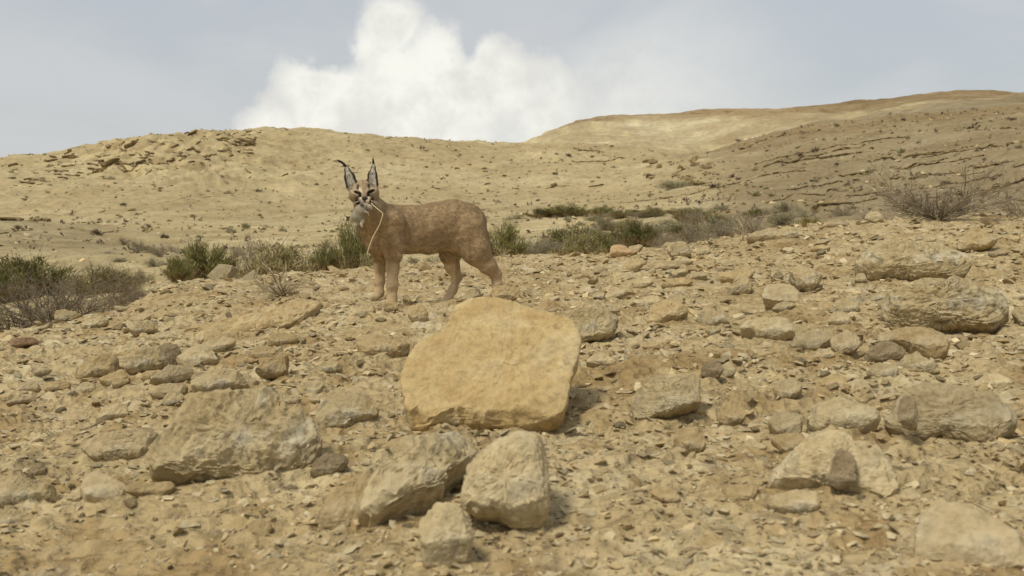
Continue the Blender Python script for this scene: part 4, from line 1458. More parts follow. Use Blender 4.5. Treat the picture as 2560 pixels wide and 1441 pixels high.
def make_protos():
    for k in range(3):
        PROTO['G', k] = bushy(1000 + k, 40, 5200, 'leaf_green', brown=0.6, wid=0.009)
        PROTO['O', k] = bushy(1010 + k, 34, 4200, 'leaf_olive', brown=0.35, flat=0.8, wid=0.009)
        PROTO['S', k] = bushy(1020 + k, 34, 3600, 'leaf_greygreen', stemmat='twig_grey', flat=0.8, wid=0.009, blade=(0.03, 0.07), upward=0.5)
        PROTO['Y', k] = bushy(1030 + k, 40, 4000, 'leaf_yellow', flat=0.75, wid=0.009, blade=(0.04, 0.08))
        PROTO['B', k] = bushy(1040 + k, 34, 2600, 'leaf_brown', flat=0.7, blade=(0.03, 0.07))
        PROTO['R', k] = bushy(1050 + k, 44, 2600, 'leaf_grey', stemmat='twig_grey', flat=0.85, blade=(0.03, 0.06), wid=0.005)
    PROTO['D', 0] = (dead_mesh(1100, 34, 4, thick=0.009), None, None)
    PROTO['D', 1] = (dead_mesh(1101, 30, 4, low=0.3, thick=0.0085), None, None)
    PROTO['D', 2] = (dead_mesh(1102, 30, 4, thick=0.008, low=0.1), None, None)
    PROTO['P', 0] = (dead_mesh(1110, 9, 3, 'twig_pale', 0.55, 0.017, 3, low=0.6), None, None)
    PROTO['P', 1] = (dead_mesh(1111, 5, 3, 'twig_pale', 0.35, 0.013, 3, low=0.9), None, None)
    PROTO['T', 0] = (dead_mesh(1120, 22, 2, 'twig_pale', 0.35, 0.007, 2, low=0.9), None, None)


make_protos()
print('protos', time.time() - T0)
_sc = [0]
NAMES = {'G': 'green_bush', 'O': 'olive_bush', 'S': 'saltbush', 'Y': 'yellow_green_bush', 'B': 'brown_bush', 'R': 'dry_bush', 'D': 'dead_shrub', 'P': 'dry_weed', 'T': 'dry_grass'}


def shrub(kind, px, Y, top, wpx, label, group=None, cat='shrub', sub=None, parts=True, P=None, size=None):
    _sc[0] += 1
    keys = [k for k in PROTO if k[0] == kind]
    key = keys[_sc[0] % len(keys)] if sub is None else (kind, sub)
    rs = np.random.RandomState(2000 + _sc[0])
    if P is None:
        u = (px - CX) / F
        P = np.array([u * Y, Y, 0])
        P[2] = ground_z(P[0], P[1])[0]
        h = at(px, top, Y)[2] - P[2]
        w = wpx * Y / F
    else:
        w, h = size
    ref = 0.72
    root = bpy.data.objects.new(NAMES[kind], None)
    COL.objects.link(root)
    root.empty_display_size = 0.1
    root.location = (P[0], P[1], P[2] - 0.01)
    root.rotation_euler = (0, 0, rs.uniform(0, 6.28))
    dw = 0.68 if kind in 'DP' else 0.78
    dh = {'D': 0.5, 'P': 0.72, 'T': 0.7}.get(kind, 0.72)
    root.scale = (w / dw, w / dw, max(h, 0.05) / dh)
    for nm, me in zip(('branches' if kind in 'DPT' else 'stems', 'foliage', 'dry_foliage'), PROTO[key]):
        if me is not None:
            obj(nm, me, root)
    tag(root, label, cat, group)
    return root


shrub('G', 70, 15, 643, 230, 'big dark green bush with brown base beside the grey brush', sub=0)
shrub('G', 0, 14.2, 668, 120, 'dark green bush crowding the big dark green bush')
shrub('O', 255, 15, 660, 190, 'low olive bush behind the grey brush, right of the big green bush')
shrub('D', 120, 6.25, 690, 250, 'large tangle of bare grey branches at the edge of the drop', sub=0)
shrub('D', 30, 6.0, 740, 190, 'bleached stumpy brush left of the large grey tangle', sub=1)
shrub('D', 215, 6.9, 700, 170, 'sprawling grey brush drooping right of the large tangle', sub=2)
shrub('D', 305, 11, 690, 110, 'small grey dead bush below the low olive bush', sub=1)
shrub('B', 330, 12, 700, 90, 'brown withered bush by the small grey dead bush')
shrub('B', 110, 5.6, 806, 70, 'rusty dry tuft at the foot of the grey tangle')
shrub('G', 515, 17, 612, 165, 'rounded green bush standing alone by the white wadi stones', sub=1)
shrub('B', 545, 16.4, 676, 130, 'rusty dry growth under the rounded green bush')
shrub('G', 445, 16, 640, 70, 'small green bush at the left shoulder of the rounded one')
shrub('O', 690, 16, 602, 180, 'spreading olive bush behind the pale dry weed', sub=0)
shrub('R', 640, 17, 578, 90, 'tall feathery grey bush left of the spreading olive bush')
shrub('P', 705, 5.75, 618, 130, 'pale branching dry weed rooted on the bedrock swell', sub=0)
shrub('D', 690, 5.7, 690, 80, 'short grey twigs at the foot of the pale dry weed', sub=2)
shrub('G', 818, 17, 607, 85, 'small round green bush left of the cat chest', sub=2)
shrub('G', 885, 15.5, 560, 100, 'tall green bush behind the chest of the cat', sub=0)
shrub('O', 930, 15, 628, 110, 'olive brown bush behind the forelegs of the cat')
shrub('S', 1060, 15, 632, 130, 'grey green bush seen under the belly of the cat')
shrub('G', 1262, 15.5, 566, 105, 'bright green bush right behind the rump of the cat', sub=1)
shrub('T', 1256, 9.0, 605, 55, 'thin dry grass tuft beside the hind leg of the cat', cat='grass')
MID = [('S', 1335, 18, 590, 80), ('R', 1310, 16, 618, 70), ('G', 1405, 19, 580, 80), ('G', 1450, 18, 570, 85), ('O', 1475, 17, 590, 90), ('R', 1510, 16.5, 588, 90), ('G', 1565, 19, 570, 70),
       ('S', 1600, 17.5, 590, 60), ('R', 1655, 17, 578, 80), ('S', 1640, 22, 560, 70), ('G', 1705, 18, 568, 70), ('G', 1735, 17, 575, 60), ('O', 1760, 19, 560, 70), ('S', 1800, 18, 548, 70), ('R', 1840, 16, 555, 70)]
rs_ = np.random.RandomState(77)
for _ in range(16):
    x_ = rs_.uniform(1300, 1850)
    MID.append(('GSORSG'[rs_.randint(6)], x_, rs_.uniform(14, 21), 600 - (x_ - 1300) * 0.10 + rs_.uniform(-14, 12), rs_.uniform(50, 100)))
for (k, x, Y, t, w) in MID:
    shrub(k, x, Y, t - 4, w * 1.3, {'G': 'green bush', 'S': 'grey green saltbush', 'O': 'olive bush', 'R': 'grey dry bush'}[k] + ' in the front row of shrubs along the wadi', 'front row of wadi shrubs')
BACK = [('S', 1290, 42, 538, 50), ('G', 1355, 42, 526, 65), ('G', 1415, 42, 514, 95), ('O', 1440, 44, 522, 70), ('S', 1480, 36, 538, 40), ('G', 1505, 38, 518, 55), ('O', 1555, 36, 526, 75), ('G', 1585, 38, 528, 60),
        ('S', 1530, 30, 552, 60), ('S', 1620, 34, 532, 55), ('R', 1590, 30, 540, 60), ('O', 1690, 34, 522, 60), ('G', 1735, 30, 524, 65), ('S', 1665, 28, 545, 50), ('O', 1780, 28, 528, 60), ('S', 1575, 24, 566, 60), ('R', 1620, 24, 560, 60), ('S', 1700, 25, 552, 60)]
for _ in range(14):
    x_ = rs_.uniform(1480, 2000)
    BACK.append(('GSORSS'[rs_.randint(6)], x_, rs_.uniform(24, 38), 540 - (x_ - 1480) * 0.06 + rs_.uniform(-12, 14), rs_.uniform(35, 70)))
for (k, x, Y, t, w) in BACK:
    shrub(k, x, Y, t - 3, w * 1.2, {'G': 'green bush', 'S': 'grey green saltbush', 'O': 'olive bush', 'R': 'grey dry bush'}[k] + ' in the back row of shrubs across the wadi', 'back row of wadi shrubs')
shrub('B', 1818, 20, 530, 60, 'rust brown withered bush in the wadi shrub belt')
shrub('R', 1880, 15, 515, 110, 'large pale grey dry bush at the upper end of the shrub belt', sub=1)
shrub('S', 1950, 16, 522, 80, 'grey green bush left of the yellow green bush')
shrub('S', 1990, 19, 512, 70, 'dark grey green bush behind the yellow green bush')
shrub('Y', 2022, 12.5, 530, 80, 'compact yellow green bush behind the smooth crest hump')
shrub('R', 2110, 18, 505, 60, 'small grey bush beyond the crest right of the yellow green bush')
shrub('R', 2170, 14, 520, 60, 'straw grey bush at the crest left of the dead shrub')
shrub('P', 1852, 7.6, 520, 80, 'spindly pale weed standing on the crest rubble', sub=1)
shrub('D', 2340, 8.1, 436, 250, 'broad leafless grey shrub on the crest', sub=1)
shrub('R', 2335, 8.3, 470, 190, 'dense grey twig core of the broad leafless shrub')
shrub('D', 2550, 9.0, 455, 120, 'bare twiggy shrub at the far end of the crest', sub=2)
shrub('S', 1690, 76, 446, 90, 'green thicket in the mouth of the gorge')
shrub('O', 1735, 77, 450, 70, 'olive thicket beside the green one in the gorge')
for k, (x, Y, t, w) in enumerate([(365, 27, 612, 45), (400, 25, 603, 55), (345, 30, 598, 40), (430, 28, 612, 40), (385, 22, 640, 50), (310, 33, 592, 40), (460, 26, 620, 45), (585, 24, 606, 50), (300, 24, 642, 40), (270, 28, 628, 35), (355, 19, 668, 50)]):
    shrub('SR'[k % 2], x, Y, t, w, ['grey green', 'dry grey'][k % 2] + ' low bush on the wadi bank left of the green bushes', 'low bushes on the left wadi bank')


def far_shrubs():
    rs = np.random.RandomState(31)
    small = []
    for k in range(5):
        g = Geo()
        r2 = np.random.RandomState(3000 + k)
        for i in range(70):
            v = r2.normal(size=3)
            v /= np.linalg.norm(v)
            v[2] = abs(v[2])
            p = v * np.array([0.5, 0.5, 0.45]) * r2.uniform(0.3, 1.0)
            d = (v + np.array([0, 0, 0.4]) + r2.normal(size=3) * 0.3) * 0.3
            g.blade(p, d, 0.11)
        small.append(g.mesh('shrub', ['leaf_greygreen', 'leaf_olive', 'leaf_grey', 'leaf_greygreen', 'twig_dark'][k]))
    n, tr = 0, 0
    while n < 270 and tr < 3000:
        tr += 1
        z = rs.uniform()
        if z < 0.45:
            px, py = rs.uniform(1750, 2580), rs.uniform(300, 530)
        elif z < 0.8:
            px, py = rs.uniform(0, 1700), rs.uniform(370, 560)
        else:
            px, py = rs.uniform(0, 1500), rs.uniform(545, 600)
        P = hit(px, py)
        if P is None or P[1] < 17 or P[1] > 230:
            continue
        s = rs.lognormal(0, 0.35) * (0.08 + 0.0028 * P[1])
        o = obj('hill_shrub', small[rs.randint(5)])
        o.location = P
        o.scale = (s, s, s * rs.uniform(0.6, 0.95))
        o.rotation_euler = (0, 0, rs.uniform(0, 6.28))
        if px > 1750:
            tag(o, 'small dark shrub dotted on the brown right hillside', 'shrub', 'shrubs dotted on the hillside')
        elif py > 545:
            tag(o, 'small dark shrub on the flat terrace below the near hill', 'shrub', 'shrubs on the terrace')
        else:
            tag(o, 'small dark shrub dotted on the slope of the near hill', 'shrub', 'shrubs dotted on the near hill')
        n += 1
    # the countless smaller ones, too small to pick apart
    m = 2600
    u = (rs.uniform(-100, 2660, m) - CX) / F
    Y = np.exp(rs.uniform(math.log(24), math.log(200), m))
    X = u * Y
    k = fbm(np.stack([X / 16, Y / 16, X * 0], 1), 2, 0.5, 88) + rs.normal(size=m) * 0.3 > -0.05
    X, Y = X[k], Y[k]
    Z = ground_z(X, Y)
    S = rs.lognormal(0, 0.35, len(X)) * (0.035 + 0.0010 * Y)
    V, T = [], []
    for i in range(len(X)):
        for _ in range(9):
            v = rs.normal(size=3)
            v[2] = abs(v[2])
            p = np.array([X[i], Y[i], Z[i]]) + v * S[i] * 0.35
            a_, b_ = rs.normal(size=3) * S[i] * 0.5, rs.normal(size=3) * S[i] * 0.5
            V += [p, p + a_, p + b_ + np.array([0, 0, S[i] * 0.4])]
    V = np.array(V)
    o = obj('ground_cover', mesh_np('ground_cover', V, np.arange(len(V)).reshape(-1, 3), 'twig_dark', smooth=False))
    o['kind'] = 'stuff'
    tag(o, 'sparse tiny desert plants specked over the slopes', 'ground cover')


far_shrubs()
print('shrubs', time.time() - T0)


# ------------------------------------------------------------------ the cat, its prey and a straw
CS = 1810 / 540.0                 # scale of the tracing of the cat


def W(cx, cy, Y):
    return at(800 + cx / CS, 370 + cy / CS, Y)


PXM = 4.6 / F / CS                # metres for one traced pixel at the cat


class Field:
    def __init__(s, lo, hi, h):
        s.lo, s.h = np.array(lo, float), h
        s.n = np.ceil((np.array(hi) - s.lo) / h).astype(int) + 1
        s.d = np.full(s.n, 1.0, np.float32)

    def box(s, lo, hi):
        a = np.clip(((lo - s.lo) / s.h).astype(int) - 1, 0, s.n - 1)
        b = np.clip(((hi - s.lo) / s.h).astype(int) + 2, 1, s.n)
        g = np.meshgrid(*[s.lo[i] + s.h * np.arange(a[i], b[i]) for i in range(3)], indexing='ij')
        return tuple(slice(a[i], b[i]) for i in range(3)), np.stack(g, -1).astype(np.float32)

    def cone(s, a, b, ra, rb, sy=1.0, k=0.02, cut=False):
        a, b = np.array(a), np.array(b)
        m = max(ra, rb) + 0.03 + k
        sl, P = s.box(np.minimum(a, b) - m, np.maximum(a, b) + m)
        ab = (b - a).astype(np.float32)
        l2 = float(ab @ ab) + 1e-12
        t = np.clip(((P - a.astype(np.float32)) @ ab) / l2, 0, 1)
        d = P - (a.astype(np.float32) + t[..., None] * ab)
        d[..., 1] /= sy
        e = np.sqrt((d ** 2).sum(-1)) - (ra + (rb - ra) * t)
        s.blend(sl, e, k, cut)

    def ell(s, c, r, k=0.02):
        c, r = np.array(c), np.array(r, np.float32)
        m = r.max() + 0.03 + k
        sl, P = s.box(c - m, c + m)
        q = (P - c.astype(np.float32)) / r
        l = np.sqrt((q ** 2).sum(-1)) + 1e-9
        g = np.sqrt(((q / r) ** 2).sum(-1)) + 1e-9
        s.blend(sl, l * (l - 1) / g, k)

    def blend(s, sl, e, k, cut=False):
        f = s.d[sl]
        if cut:
            f = -f
            e2 = e
            h = np.clip(0.5 + 0.5 * (f - e2) / k, 0, 1)
            r = -(f * (1 - h) + e2 * h - k * h * (1 - h)) if False else np.maximum(s.d[sl], -e)
            s.d[sl] = r
        else:
            h = np.clip(0.5 + 0.5 * (f - e) / k, 0, 1)
            s.d[sl] = f * (1 - h) + e * h - k * h * (1 - h)

    def mesh(s):
        """naive surface nets"""
        d = s.d
        c = [d[i:d.shape[0] - 1 + i, j:d.shape[1] - 1 + j, k:d.shape[2] - 1 + k] for i in (0, 1) for j in (0, 1) for k in (0, 1)]
        neg = sum((x < 0).astype(np.int8) for x in c)
        act = (neg > 0) & (neg < 8)
        idx = np.argwhere(act)
        vals = np.stack([x[act] for x in c], 1)
        offs = np.array([(i, j, k) for i in (0, 1) for j in (0, 1) for k in (0, 1)], float)
        acc = np.zeros((len(idx), 3))
        cnt = np.zeros(len(idx))
        for p in range(8):
            for q in range(p + 1, 8):
                if np.abs(offs[p] - offs[q]).sum() != 1:
                    continue
                a, b = vals[:, p], vals[:, q]
                m = (a < 0) != (b < 0)
                t = np.where(m, a / np.where(m, a - b, 1), 0)
                acc += np.where(m[:, None], offs[p] + t[:, None] * (offs[q] - offs[p]), 0)
                cnt += m
        V = s.lo + s.h * (idx + acc / cnt[:, None])
        num = np.full(act.shape, -1, np.int64)
        num[act] = np.arange(len(idx))
        Q = []
        for ax in range(3):
            o1, o2 = [(1, 2), (2, 0), (0, 1)][ax]
            sl0 = [slice(1, -1)] * 3
            sl0[ax] = slice(0, -1)
            sl1 = [slice(1, -1)] * 3
            sl1[ax] = slice(1, None)
            a, b = d[tuple(sl0)], d[tuple(sl1)]
            for flip in (0, 1):
                w = np.argwhere((a < 0) & (b >= 0) if not flip else (a >= 0) & (b < 0))
                if not len(w):
                    continue
                base = w.copy()
                for x in range(3):
                    if x != ax:
                        base[:, x] += 1
                e1, e2 = np.zeros(3, int), np.zeros(3, int)
                e1[o1], e2[o2] = 1, 1
                def g(v):
                    return num[v[:, 0], v[:, 1], v[:, 2]]
                q = np.stack([g(base - e1 - e2), g(base - e2), g(base), g(base - e1)], 1)
                if flip:
                    q = q[:, ::-1]
                Q.append(q)
        Q = np.concatenate(Q)
        Q = Q[(Q >= 0).all(1)]
        return V, Q


def vnormals(V, Q):
    n = np.cross(V[Q[:, 2]] - V[Q[:, 0]], V[Q[:, 3]] - V[Q[:, 1]])
    N = np.zeros_like(V)
    for k in range(4):
        np.add.at(N, Q[:, k], n)
    return N / (np.linalg.norm(N, axis=1)[:, None] + 1e-12)


def build_cat():
    lo = np.array([W(60, 60, 4.6)[0], 4.30, -0.09])
    hi = np.array([W(1600, 60, 4.6)[0], 4.92, 0.70])
    f = Field(lo, hi, 0.0028)

    def chain(J, sy=1.0, k=0.02):
        for (a, b) in zip(J[:-1], J[1:]):
            f.cone(W(*a[:2], a[3]), W(*b[:2], b[3]), a[2] * PXM, b[2] * PXM, sy, k)

    # trunk
    chain([(545, 690, 172, 4.60), (720, 690, 176, 4.63), (920, 683, 184, 4.66), (1090, 650, 198, 4.69), (1218, 634, 180, 4.71)], 0.66, 0.03)
    chain([(600, 600, 105, 4.60), (760, 590, 92, 4.63), (960, 560, 85, 4.66), (1130, 530, 92, 4.69)], 0.7, 0.03)
    chain([(690, 800, 70, 4.63), (900, 800, 66, 4.66), (1080, 780, 70, 4.68)], 1.0, 0.03)
    # chest and neck
    chain([(470, 690, 128, 4.57), (500, 800, 108, 4.58), (525, 890, 72, 4.60)], 0.8, 0.03)
    chain([(374, 400, 102, 4.505), (425, 560, 124, 4.54), (505, 685, 160, 4.58)], 0.85, 0.03)
    chain([(430, 505, 92, 4.54), (560, 595, 108, 4.58), (680, 620, 112, 4.62)], 0.8, 0.03)
    # hind legs: near, far
    chain([(1240, 690, 150, 4.665), (1320, 860, 108, 4.65), (1405, 985, 72, 4.665), (1472, 1062, 47, 4.685), (1483, 1150, 39, 4.685), (1472, 1225, 37, 4.68), (1430, 1252, 33, 4.665)], 0.62, 0.02)
    chain([(1200, 790, 110, 4.665), (1290, 900, 82, 4.655)], 0.6, 0.03)
    chain([(1160, 760, 118, 4.755), (1086, 890, 84, 4.77), (1112, 1000, 58, 4.785), (1150, 1082, 40, 4.795), (1112, 1185, 34, 4.78), (1080, 1258, 33, 4.765), (1040, 1282, 29, 4.74)], 0.75, 0.02)
    f.ell(W(1010, 1288, 4.725), np.array([40, 34, 22]) * PXM, 0.008)
    for q in (-1, 0, 1):
        f.ell(W(985, 1290, 4.722 + q * 0.012), np.array([18, 11, 17]) * PXM, 0.004)
    # fore legs: near, far
    chain([(600, 640, 118, 4.545), (606, 800, 92, 4.54), (612, 900, 62, 4.537), (609, 1000, 50, 4.535), (606, 1150, 44, 4.53), (602, 1270, 39, 4.528), (592, 1325, 41, 4.52), (560, 1348, 36, 4.505)], 0.72, 0.02)
    for q in (-1, 0, 1):
        f.ell(W(538, 1355, 4.503 + q * 0.014), np.array([24, 13, 20]) * PXM, 0.004)
    chain([(515, 760, 100, 4.655), (512, 900, 62, 4.665), (506, 1000, 46, 4.67), (500, 1120, 40, 4.672), (497, 1215, 37, 4.67), (470, 1252, 34, 4.65)], 0.72, 0.02)
    # tail, hanging behind the near leg
    chain([(1350, 640, 40, 4.74), (1382, 740, 30, 4.785), (1385, 860, 26, 4.80), (1368, 950, 20, 4.80)], 1.0, 0.02)
    # head
    f.ell(W(368, 358, 4.475), np.array([108, 108, 90]) * PXM, 0.02)
    f.ell(W(296, 398, 4.475), np.array([54, 70, 56]) * PXM, 0.02)
    f.ell(W(442, 394, 4.475), np.array([52, 70, 56]) * PXM, 0.02)
    f.cone(W(369, 325, 4.43), W(374, 408, 4.402), 46 * PXM, 24 * PXM, 1.0, 0.014)
    f.ell(W(340, 444, 4.405), np.array([36, 34, 29]) * PXM, 0.01)
    f.ell(W(410, 441, 4.405), np.array([36, 34, 29]) * PXM, 0.01)
    f.ell(W(374, 424, 4.393), np.array([20, 16, 14]) * PXM, 0.006)
    f.ell(W(376, 482, 4.42), np.array([36, 40, 24]) * PXM, 0.012)
    f.ell(W(316, 350, 4.43), np.array([34, 26, 16]) * PXM, 0.012)
    f.ell(W(424, 344, 4.43), np.array([34, 26, 16]) * PXM, 0.012)
    # ears: flattened cones hollowed at the front
    E1 = [(270, 322, 52), (247, 245, 42), (227, 185, 21), (212, 140, 7)]
    E2 = [(440, 308, 50), (439, 228, 39), (447, 168, 19), (450, 122, 6)]
    for E in (E1, E2):
        for (a, b) in zip(E[:-1], E[1:]):
            f.cone(W(a[0], a[1], 4.475), W(b[0], b[1], 4.475), a[2] * PXM, b[2] * PXM, 0.55, 0.008)
    for E in (E1, E2):
        for (a, b) in zip(E[:-1], E[1:]):
            f.cone(W(a[0], a[1] + 2, 4.455), W(b[0], b[1] + 2, 4.457), a[2] * PXM * 0.80, b[2] * PXM * 0.75, 0.62, 0.005, cut=True)
    V, Q = f.mesh()
    N = vnormals(V, Q)
    # soft unevenness of muscle and coat
    V = V + N * (0.0022 * fbm(V * 16.0, 3, 0.5, 91))[:, None]

    # ---- markings of the coat
    rel = V - np.array([0, 0, CH])
    dep = rel[:, 1] * CP - rel[:, 2] * SP
    vx = CX + F * rel[:, 0] / dep
    vy = CY - F * (rel[:, 1] * SP + rel[:, 2] * CP) / dep
    cx, cy = (vx - 800) * CS, (vy - 370) * CS
    Yv = V[:, 1]
    C = np.tile(np.array([0.245, 0.170, 0.090], np.float32), (len(V), 1))

    def lay(w, c):
        w = np.clip(w, 0, 1)[:, None].astype(np.float32)
        C[:] = C * (1 - w) + np.array(c, np.float32) * w

    def spot(x, y, rx, ry, a=0.0, soft=0.35):
        ca, sa = math.cos(a), math.sin(a)
        dx, dy = cx - x, cy - y
        q = np.sqrt(((dx * ca + dy * sa) / rx) ** 2 + ((-dx * sa + dy * ca) / ry) ** 2)
        return 1 - sstep(1 - soft, 1 + soft, q)
    nz = fbm(V * 30.0, 3, 0.6, 92)
    nz2 = fbm(V * 9.0, 3, 0.6, 93)
    lay(0.35 * sstep(0.0, 0.6, nz2), (0.285, 0.203, 0.112))
    lay(0.35 * sstep(0.1, 0.6, -nz2), (0.215, 0.145, 0.074))
    lay(0.5 * sstep(0.45, 0.95, N[:, 2]) * (cy < 640), (0.20, 0.133, 0.068))
    trunk = (cx > 640) & (cx < 1240)
    lay(0.75 * sstep(730, 860, cy) * trunk * (cy < 930), (0.35, 0.262, 0.155))
    legs = sstep(900, 1100, cy)
    lay(0.8 * legs, (0.345, 0.255, 0.148))
    lay(0.9 * sstep(930, 1010, cy) * ((cx < 1135) & (cx > 960)) * (Yv > 4.69), (0.47, 0.35, 0.205))
    lay(0.35 * spot(560, 830, 60, 120), (0.20, 0.12, 0.055))
    head = (Yv < 4.50) & (cy < 520) & (cx < 520)
    face = head & (Yv < 4.478)
    lay(0.8 * head, (0.215, 0.158, 0.096))
    lay(face * 0.75 * spot(368, 325, 34, 50), (0.265, 0.195, 0.115))
    lay(face * 0.7 * spot(358, 290, 8, 30), (0.15, 0.095, 0.05))
    # white round the eyes, dark eye patches, tear lines
    lay(face * 0.95 * spot(312, 373, 46, 22, 0.25), (0.56, 0.46, 0.32))
    lay(face * 0.95 * spot(428, 364, 44, 22, -0.35), (0.56, 0.46, 0.32))
    lay(face * 0.9 * spot(338, 355, 14, 24, -0.2), (0.52, 0.42, 0.29))
    lay(face * 0.9 * spot(402, 350, 14, 24, 0.2), (0.52, 0.42, 0.29))
    lay(face * spot(316, 375, 38, 14, 0.30), (0.014, 0.012, 0.010))
    lay(face * spot(425, 366, 38, 15, -0.40), (0.014, 0.012, 0.010))
    lay(face * spot(335, 393, 12, 30, -0.30), (0.018, 0.014, 0.011))
    lay(face * spot(405, 388, 12, 30, 0.26), (0.018, 0.014, 0.011))
    lay(face * 0.95 * spot(317, 327, 11, 24, 0.1), (0.03, 0.025, 0.018))
    lay(face * 0.95 * spot(409, 321, 11, 24, -0.1), (0.03, 0.025, 0.018))
    # muzzle
    lay(face * 0.9 * spot(350, 440, 34, 26), (0.62, 0.53, 0.40))
    lay(face * 0.9 * spot(402, 437, 32, 26), (0.55, 0.45, 0.31))
    lay(face * spot(318, 446, 24, 30), (0.02, 0.016, 0.013))
    lay(face * spot(432, 440, 22, 28), (0.02, 0.016, 0.013))
    lay(face * 0.8 * spot(330, 438, 6, 14), (0.32, 0.22, 0.09))
    lay(face * 0.8 * spot(418, 434, 5, 11), (0.32, 0.22, 0.09))
    lay(face * spot(375, 424, 29, 19), (0.03, 0.020, 0.017))
    lay(face * spot(375, 448, 6, 18), (0.03, 0.022, 0.018))
    lay(face * 0.7 * spot(376, 490, 40, 20), (0.55, 0.46, 0.34))
    # ears
    for E, side in ((E1, -1), (E2, 1)):
        best = np.full(len(V), 9.0)
        tt = np.zeros(len(V))
        for (a, b) in zip(E[:-1], E[1:]):
            ab = np.array([b[0] - a[0], b[1] - a[1]], float)
            t = np.clip(((cx - a[0]) * ab[0] + (cy - a[1]) * ab[1]) / (ab @ ab), 0, 1)
            q = np.hypot(cx - a[0] - t * ab[0], cy - a[1] - t * ab[1]) / (a[2] + (b[2] - a[2]) * t)
            best = np.minimum(best, q)
        ear = (best < 1.12) & (cy < 318 + (22 if side < 0 else 0)) & (Yv > 4.40) & (np.hypot((cx - 368) / 100, (cy - 362) / 86) > 1.0)
        lay(ear * 1.0, (0.03, 0.024, 0.019))
        inner = ear * (1 - sstep(0.50, 0.74, best)) * (N[:, 1] < -0.05)
        lay(inner * 0.95, (0.36, 0.33, 0.26))
        st = fbm(np.stack([cx / 9.0, cy / 26.0, cx * 0], 1), 3, 0.6, 95)
        lay(inner * sstep(0.05, 0.45, st) * 0.85, (0.10, 0.085, 0.07))
    C *= 1.42 * (1 + 0.10 * nz)[:, None]
    root = bpy.data.objects.new('caracal', None)
    COL.objects.link(root)
    root.location = (W(800, 1300, 4.63)[0], 4.63, 0.0)
    org = np.array(root.location)
    me = mesh_np('body', V - org, Q, 'caracal_coat')
    vcol(me, C)
    obj('body', me, root)
    tag(root, 'tawny long legged wild cat with black tufted ears carrying prey in its jaws', 'wild cat')

    # ---- fur: short blades lying along the coat
    rs = np.random.RandomState(9)
    ar = np.linalg.norm(np.cross(V[Q[:, 2]] - V[Q[:, 0]], V[Q[:, 3]] - V[Q[:, 1]]), axis=1)
    n = 85000
    fi = rs.choice(len(Q), n, p=ar / ar.sum())
    a, b = rs.uniform(size=n), rs.uniform(size=n)
    q = Q[fi]
    wgt = np.stack([(1 - a) * (1 - b), a * (1 - b), a * b, (1 - a) * b], 1)
    P = (V[q] * wgt[..., None]).sum(1)
    NN = (N[q] * wgt[..., None]).sum(1)
    NN /= np.linalg.norm(NN, axis=1)[:, None]
    CC = C[q[:, 0]]
    pcx, pcy = (cx[q] * wgt).sum(1), (cy[q] * wgt).sum(1)
    hd = (P[:, 1] < 4.55) & (pcy < 500) & (pcx < 510)
    keep = ~((pcy < 300) & hd) | (rs.uniform(size=n) < 0.3)
    P, NN, CC, pcx, pcy, hd = P[keep], NN[keep], CC[keep], pcx[keep], pcy[keep], hd[keep]
    n = len(P)
    nose = W(374, 424, 4.39)
    flow = np.where(hd[:, None], P - nose, np.where((pcy > 920)[:, None], np.array([0.25, 0.0, -1.0]), np.array([0.85, 0.1, -0.55])))
    nk = (~hd) & (pcx < 520) & (pcy < 760)
    flow[nk] = np.array([0.55, 0.05, -0.85])
    flow = flow / (np.linalg.norm(flow, axis=1)[:, None] + 1e-9) + rs.normal(size=(n, 3)) * 0.22
    T = flow - (flow * NN).sum(1)[:, None] * NN
    T /= np.linalg.norm(T, axis=1)[:, None] + 1e-9
    ln = np.where(hd, 0.0045, np.where(pcy > 950, 0.008, 0.013))
    belly = (pcy > 760) & (pcy < 930) & (pcx > 640) & (pcx < 1240)
    ln = np.where(belly, 0.021, ln) * rs.uniform(0.6, 1.25, n)
    B = np.cross(NN, T)
    wd = np.where(hd, 0.0006, 0.0010) * rs.uniform(0.7, 1.3, n)
    d = T * math.cos(0.24) + NN * math.sin(0.24)
    p0 = P - NN * 0.0012
    v = np.stack([p0 + B * wd[:, None], p0 - B * wd[:, None], p0 + d * ln[:, None]], 1).reshape(-1, 3)
    cl = fbm(P * np.array([38.0, 60.0, 75.0]), 3, 0.6, 99)
    sh = rs.lognormal(0, 0.25, n) * np.where(rs.uniform(size=n) < 0.12, 0.6, 1.0) * (1 + 0.4 * cl)
    sh = np.clip(sh, 0.3, 1.9)
    cc = np.repeat(CC * sh[:, None], 3, 0)
    cc[2::3] *= 1.15
    mf = mesh_np('fur', v - org, np.arange(3 * n).reshape(-1, 3), 'caracal_fur')
    vcol(mf, cc)
    mf.normals_split_custom_set_from_vertices(np.repeat(NN * 0.9 + d * 0.25, 3, 0).tolist())
    fo = obj('fur', mf, root)
    fo['kind'] = 'stuff'

    # ---- ear tufts, eyes, nose, whiskers
    def strands(name, mat, lines, r):
        g = Geo()
        for ln_ in lines:
            pts = np.array(ln_) - org
            g.tube(pts, np.linspace(r, r * 0.25, len(pts)))
        return obj(name, g.mesh(name, mat), root)
    for pts in ([(216, 155), (205, 138), (182, 120), (150, 107), (112, 110)], [(449, 132), (449, 112), (445, 98), (443, 86)]):
        L = []
        for k in range(26):
            j = rs.normal(size=2) * 3.0
            end = rs.normal(size=2) * 6
            m = len(pts)
            kk = rs.uniform(0.65, 1.0)
            L.append([W(x + j[0] + end[0] * (i / m) ** 2, y + j[1] + end[1] * (i / m) ** 2, 4.474 + rs.normal() * 0.002) for i, (x, y) in enumerate(pts[:max(3, int(round(m * kk)))])])
        strands('ear_tuft', 'wet_black', L, 0.0019)
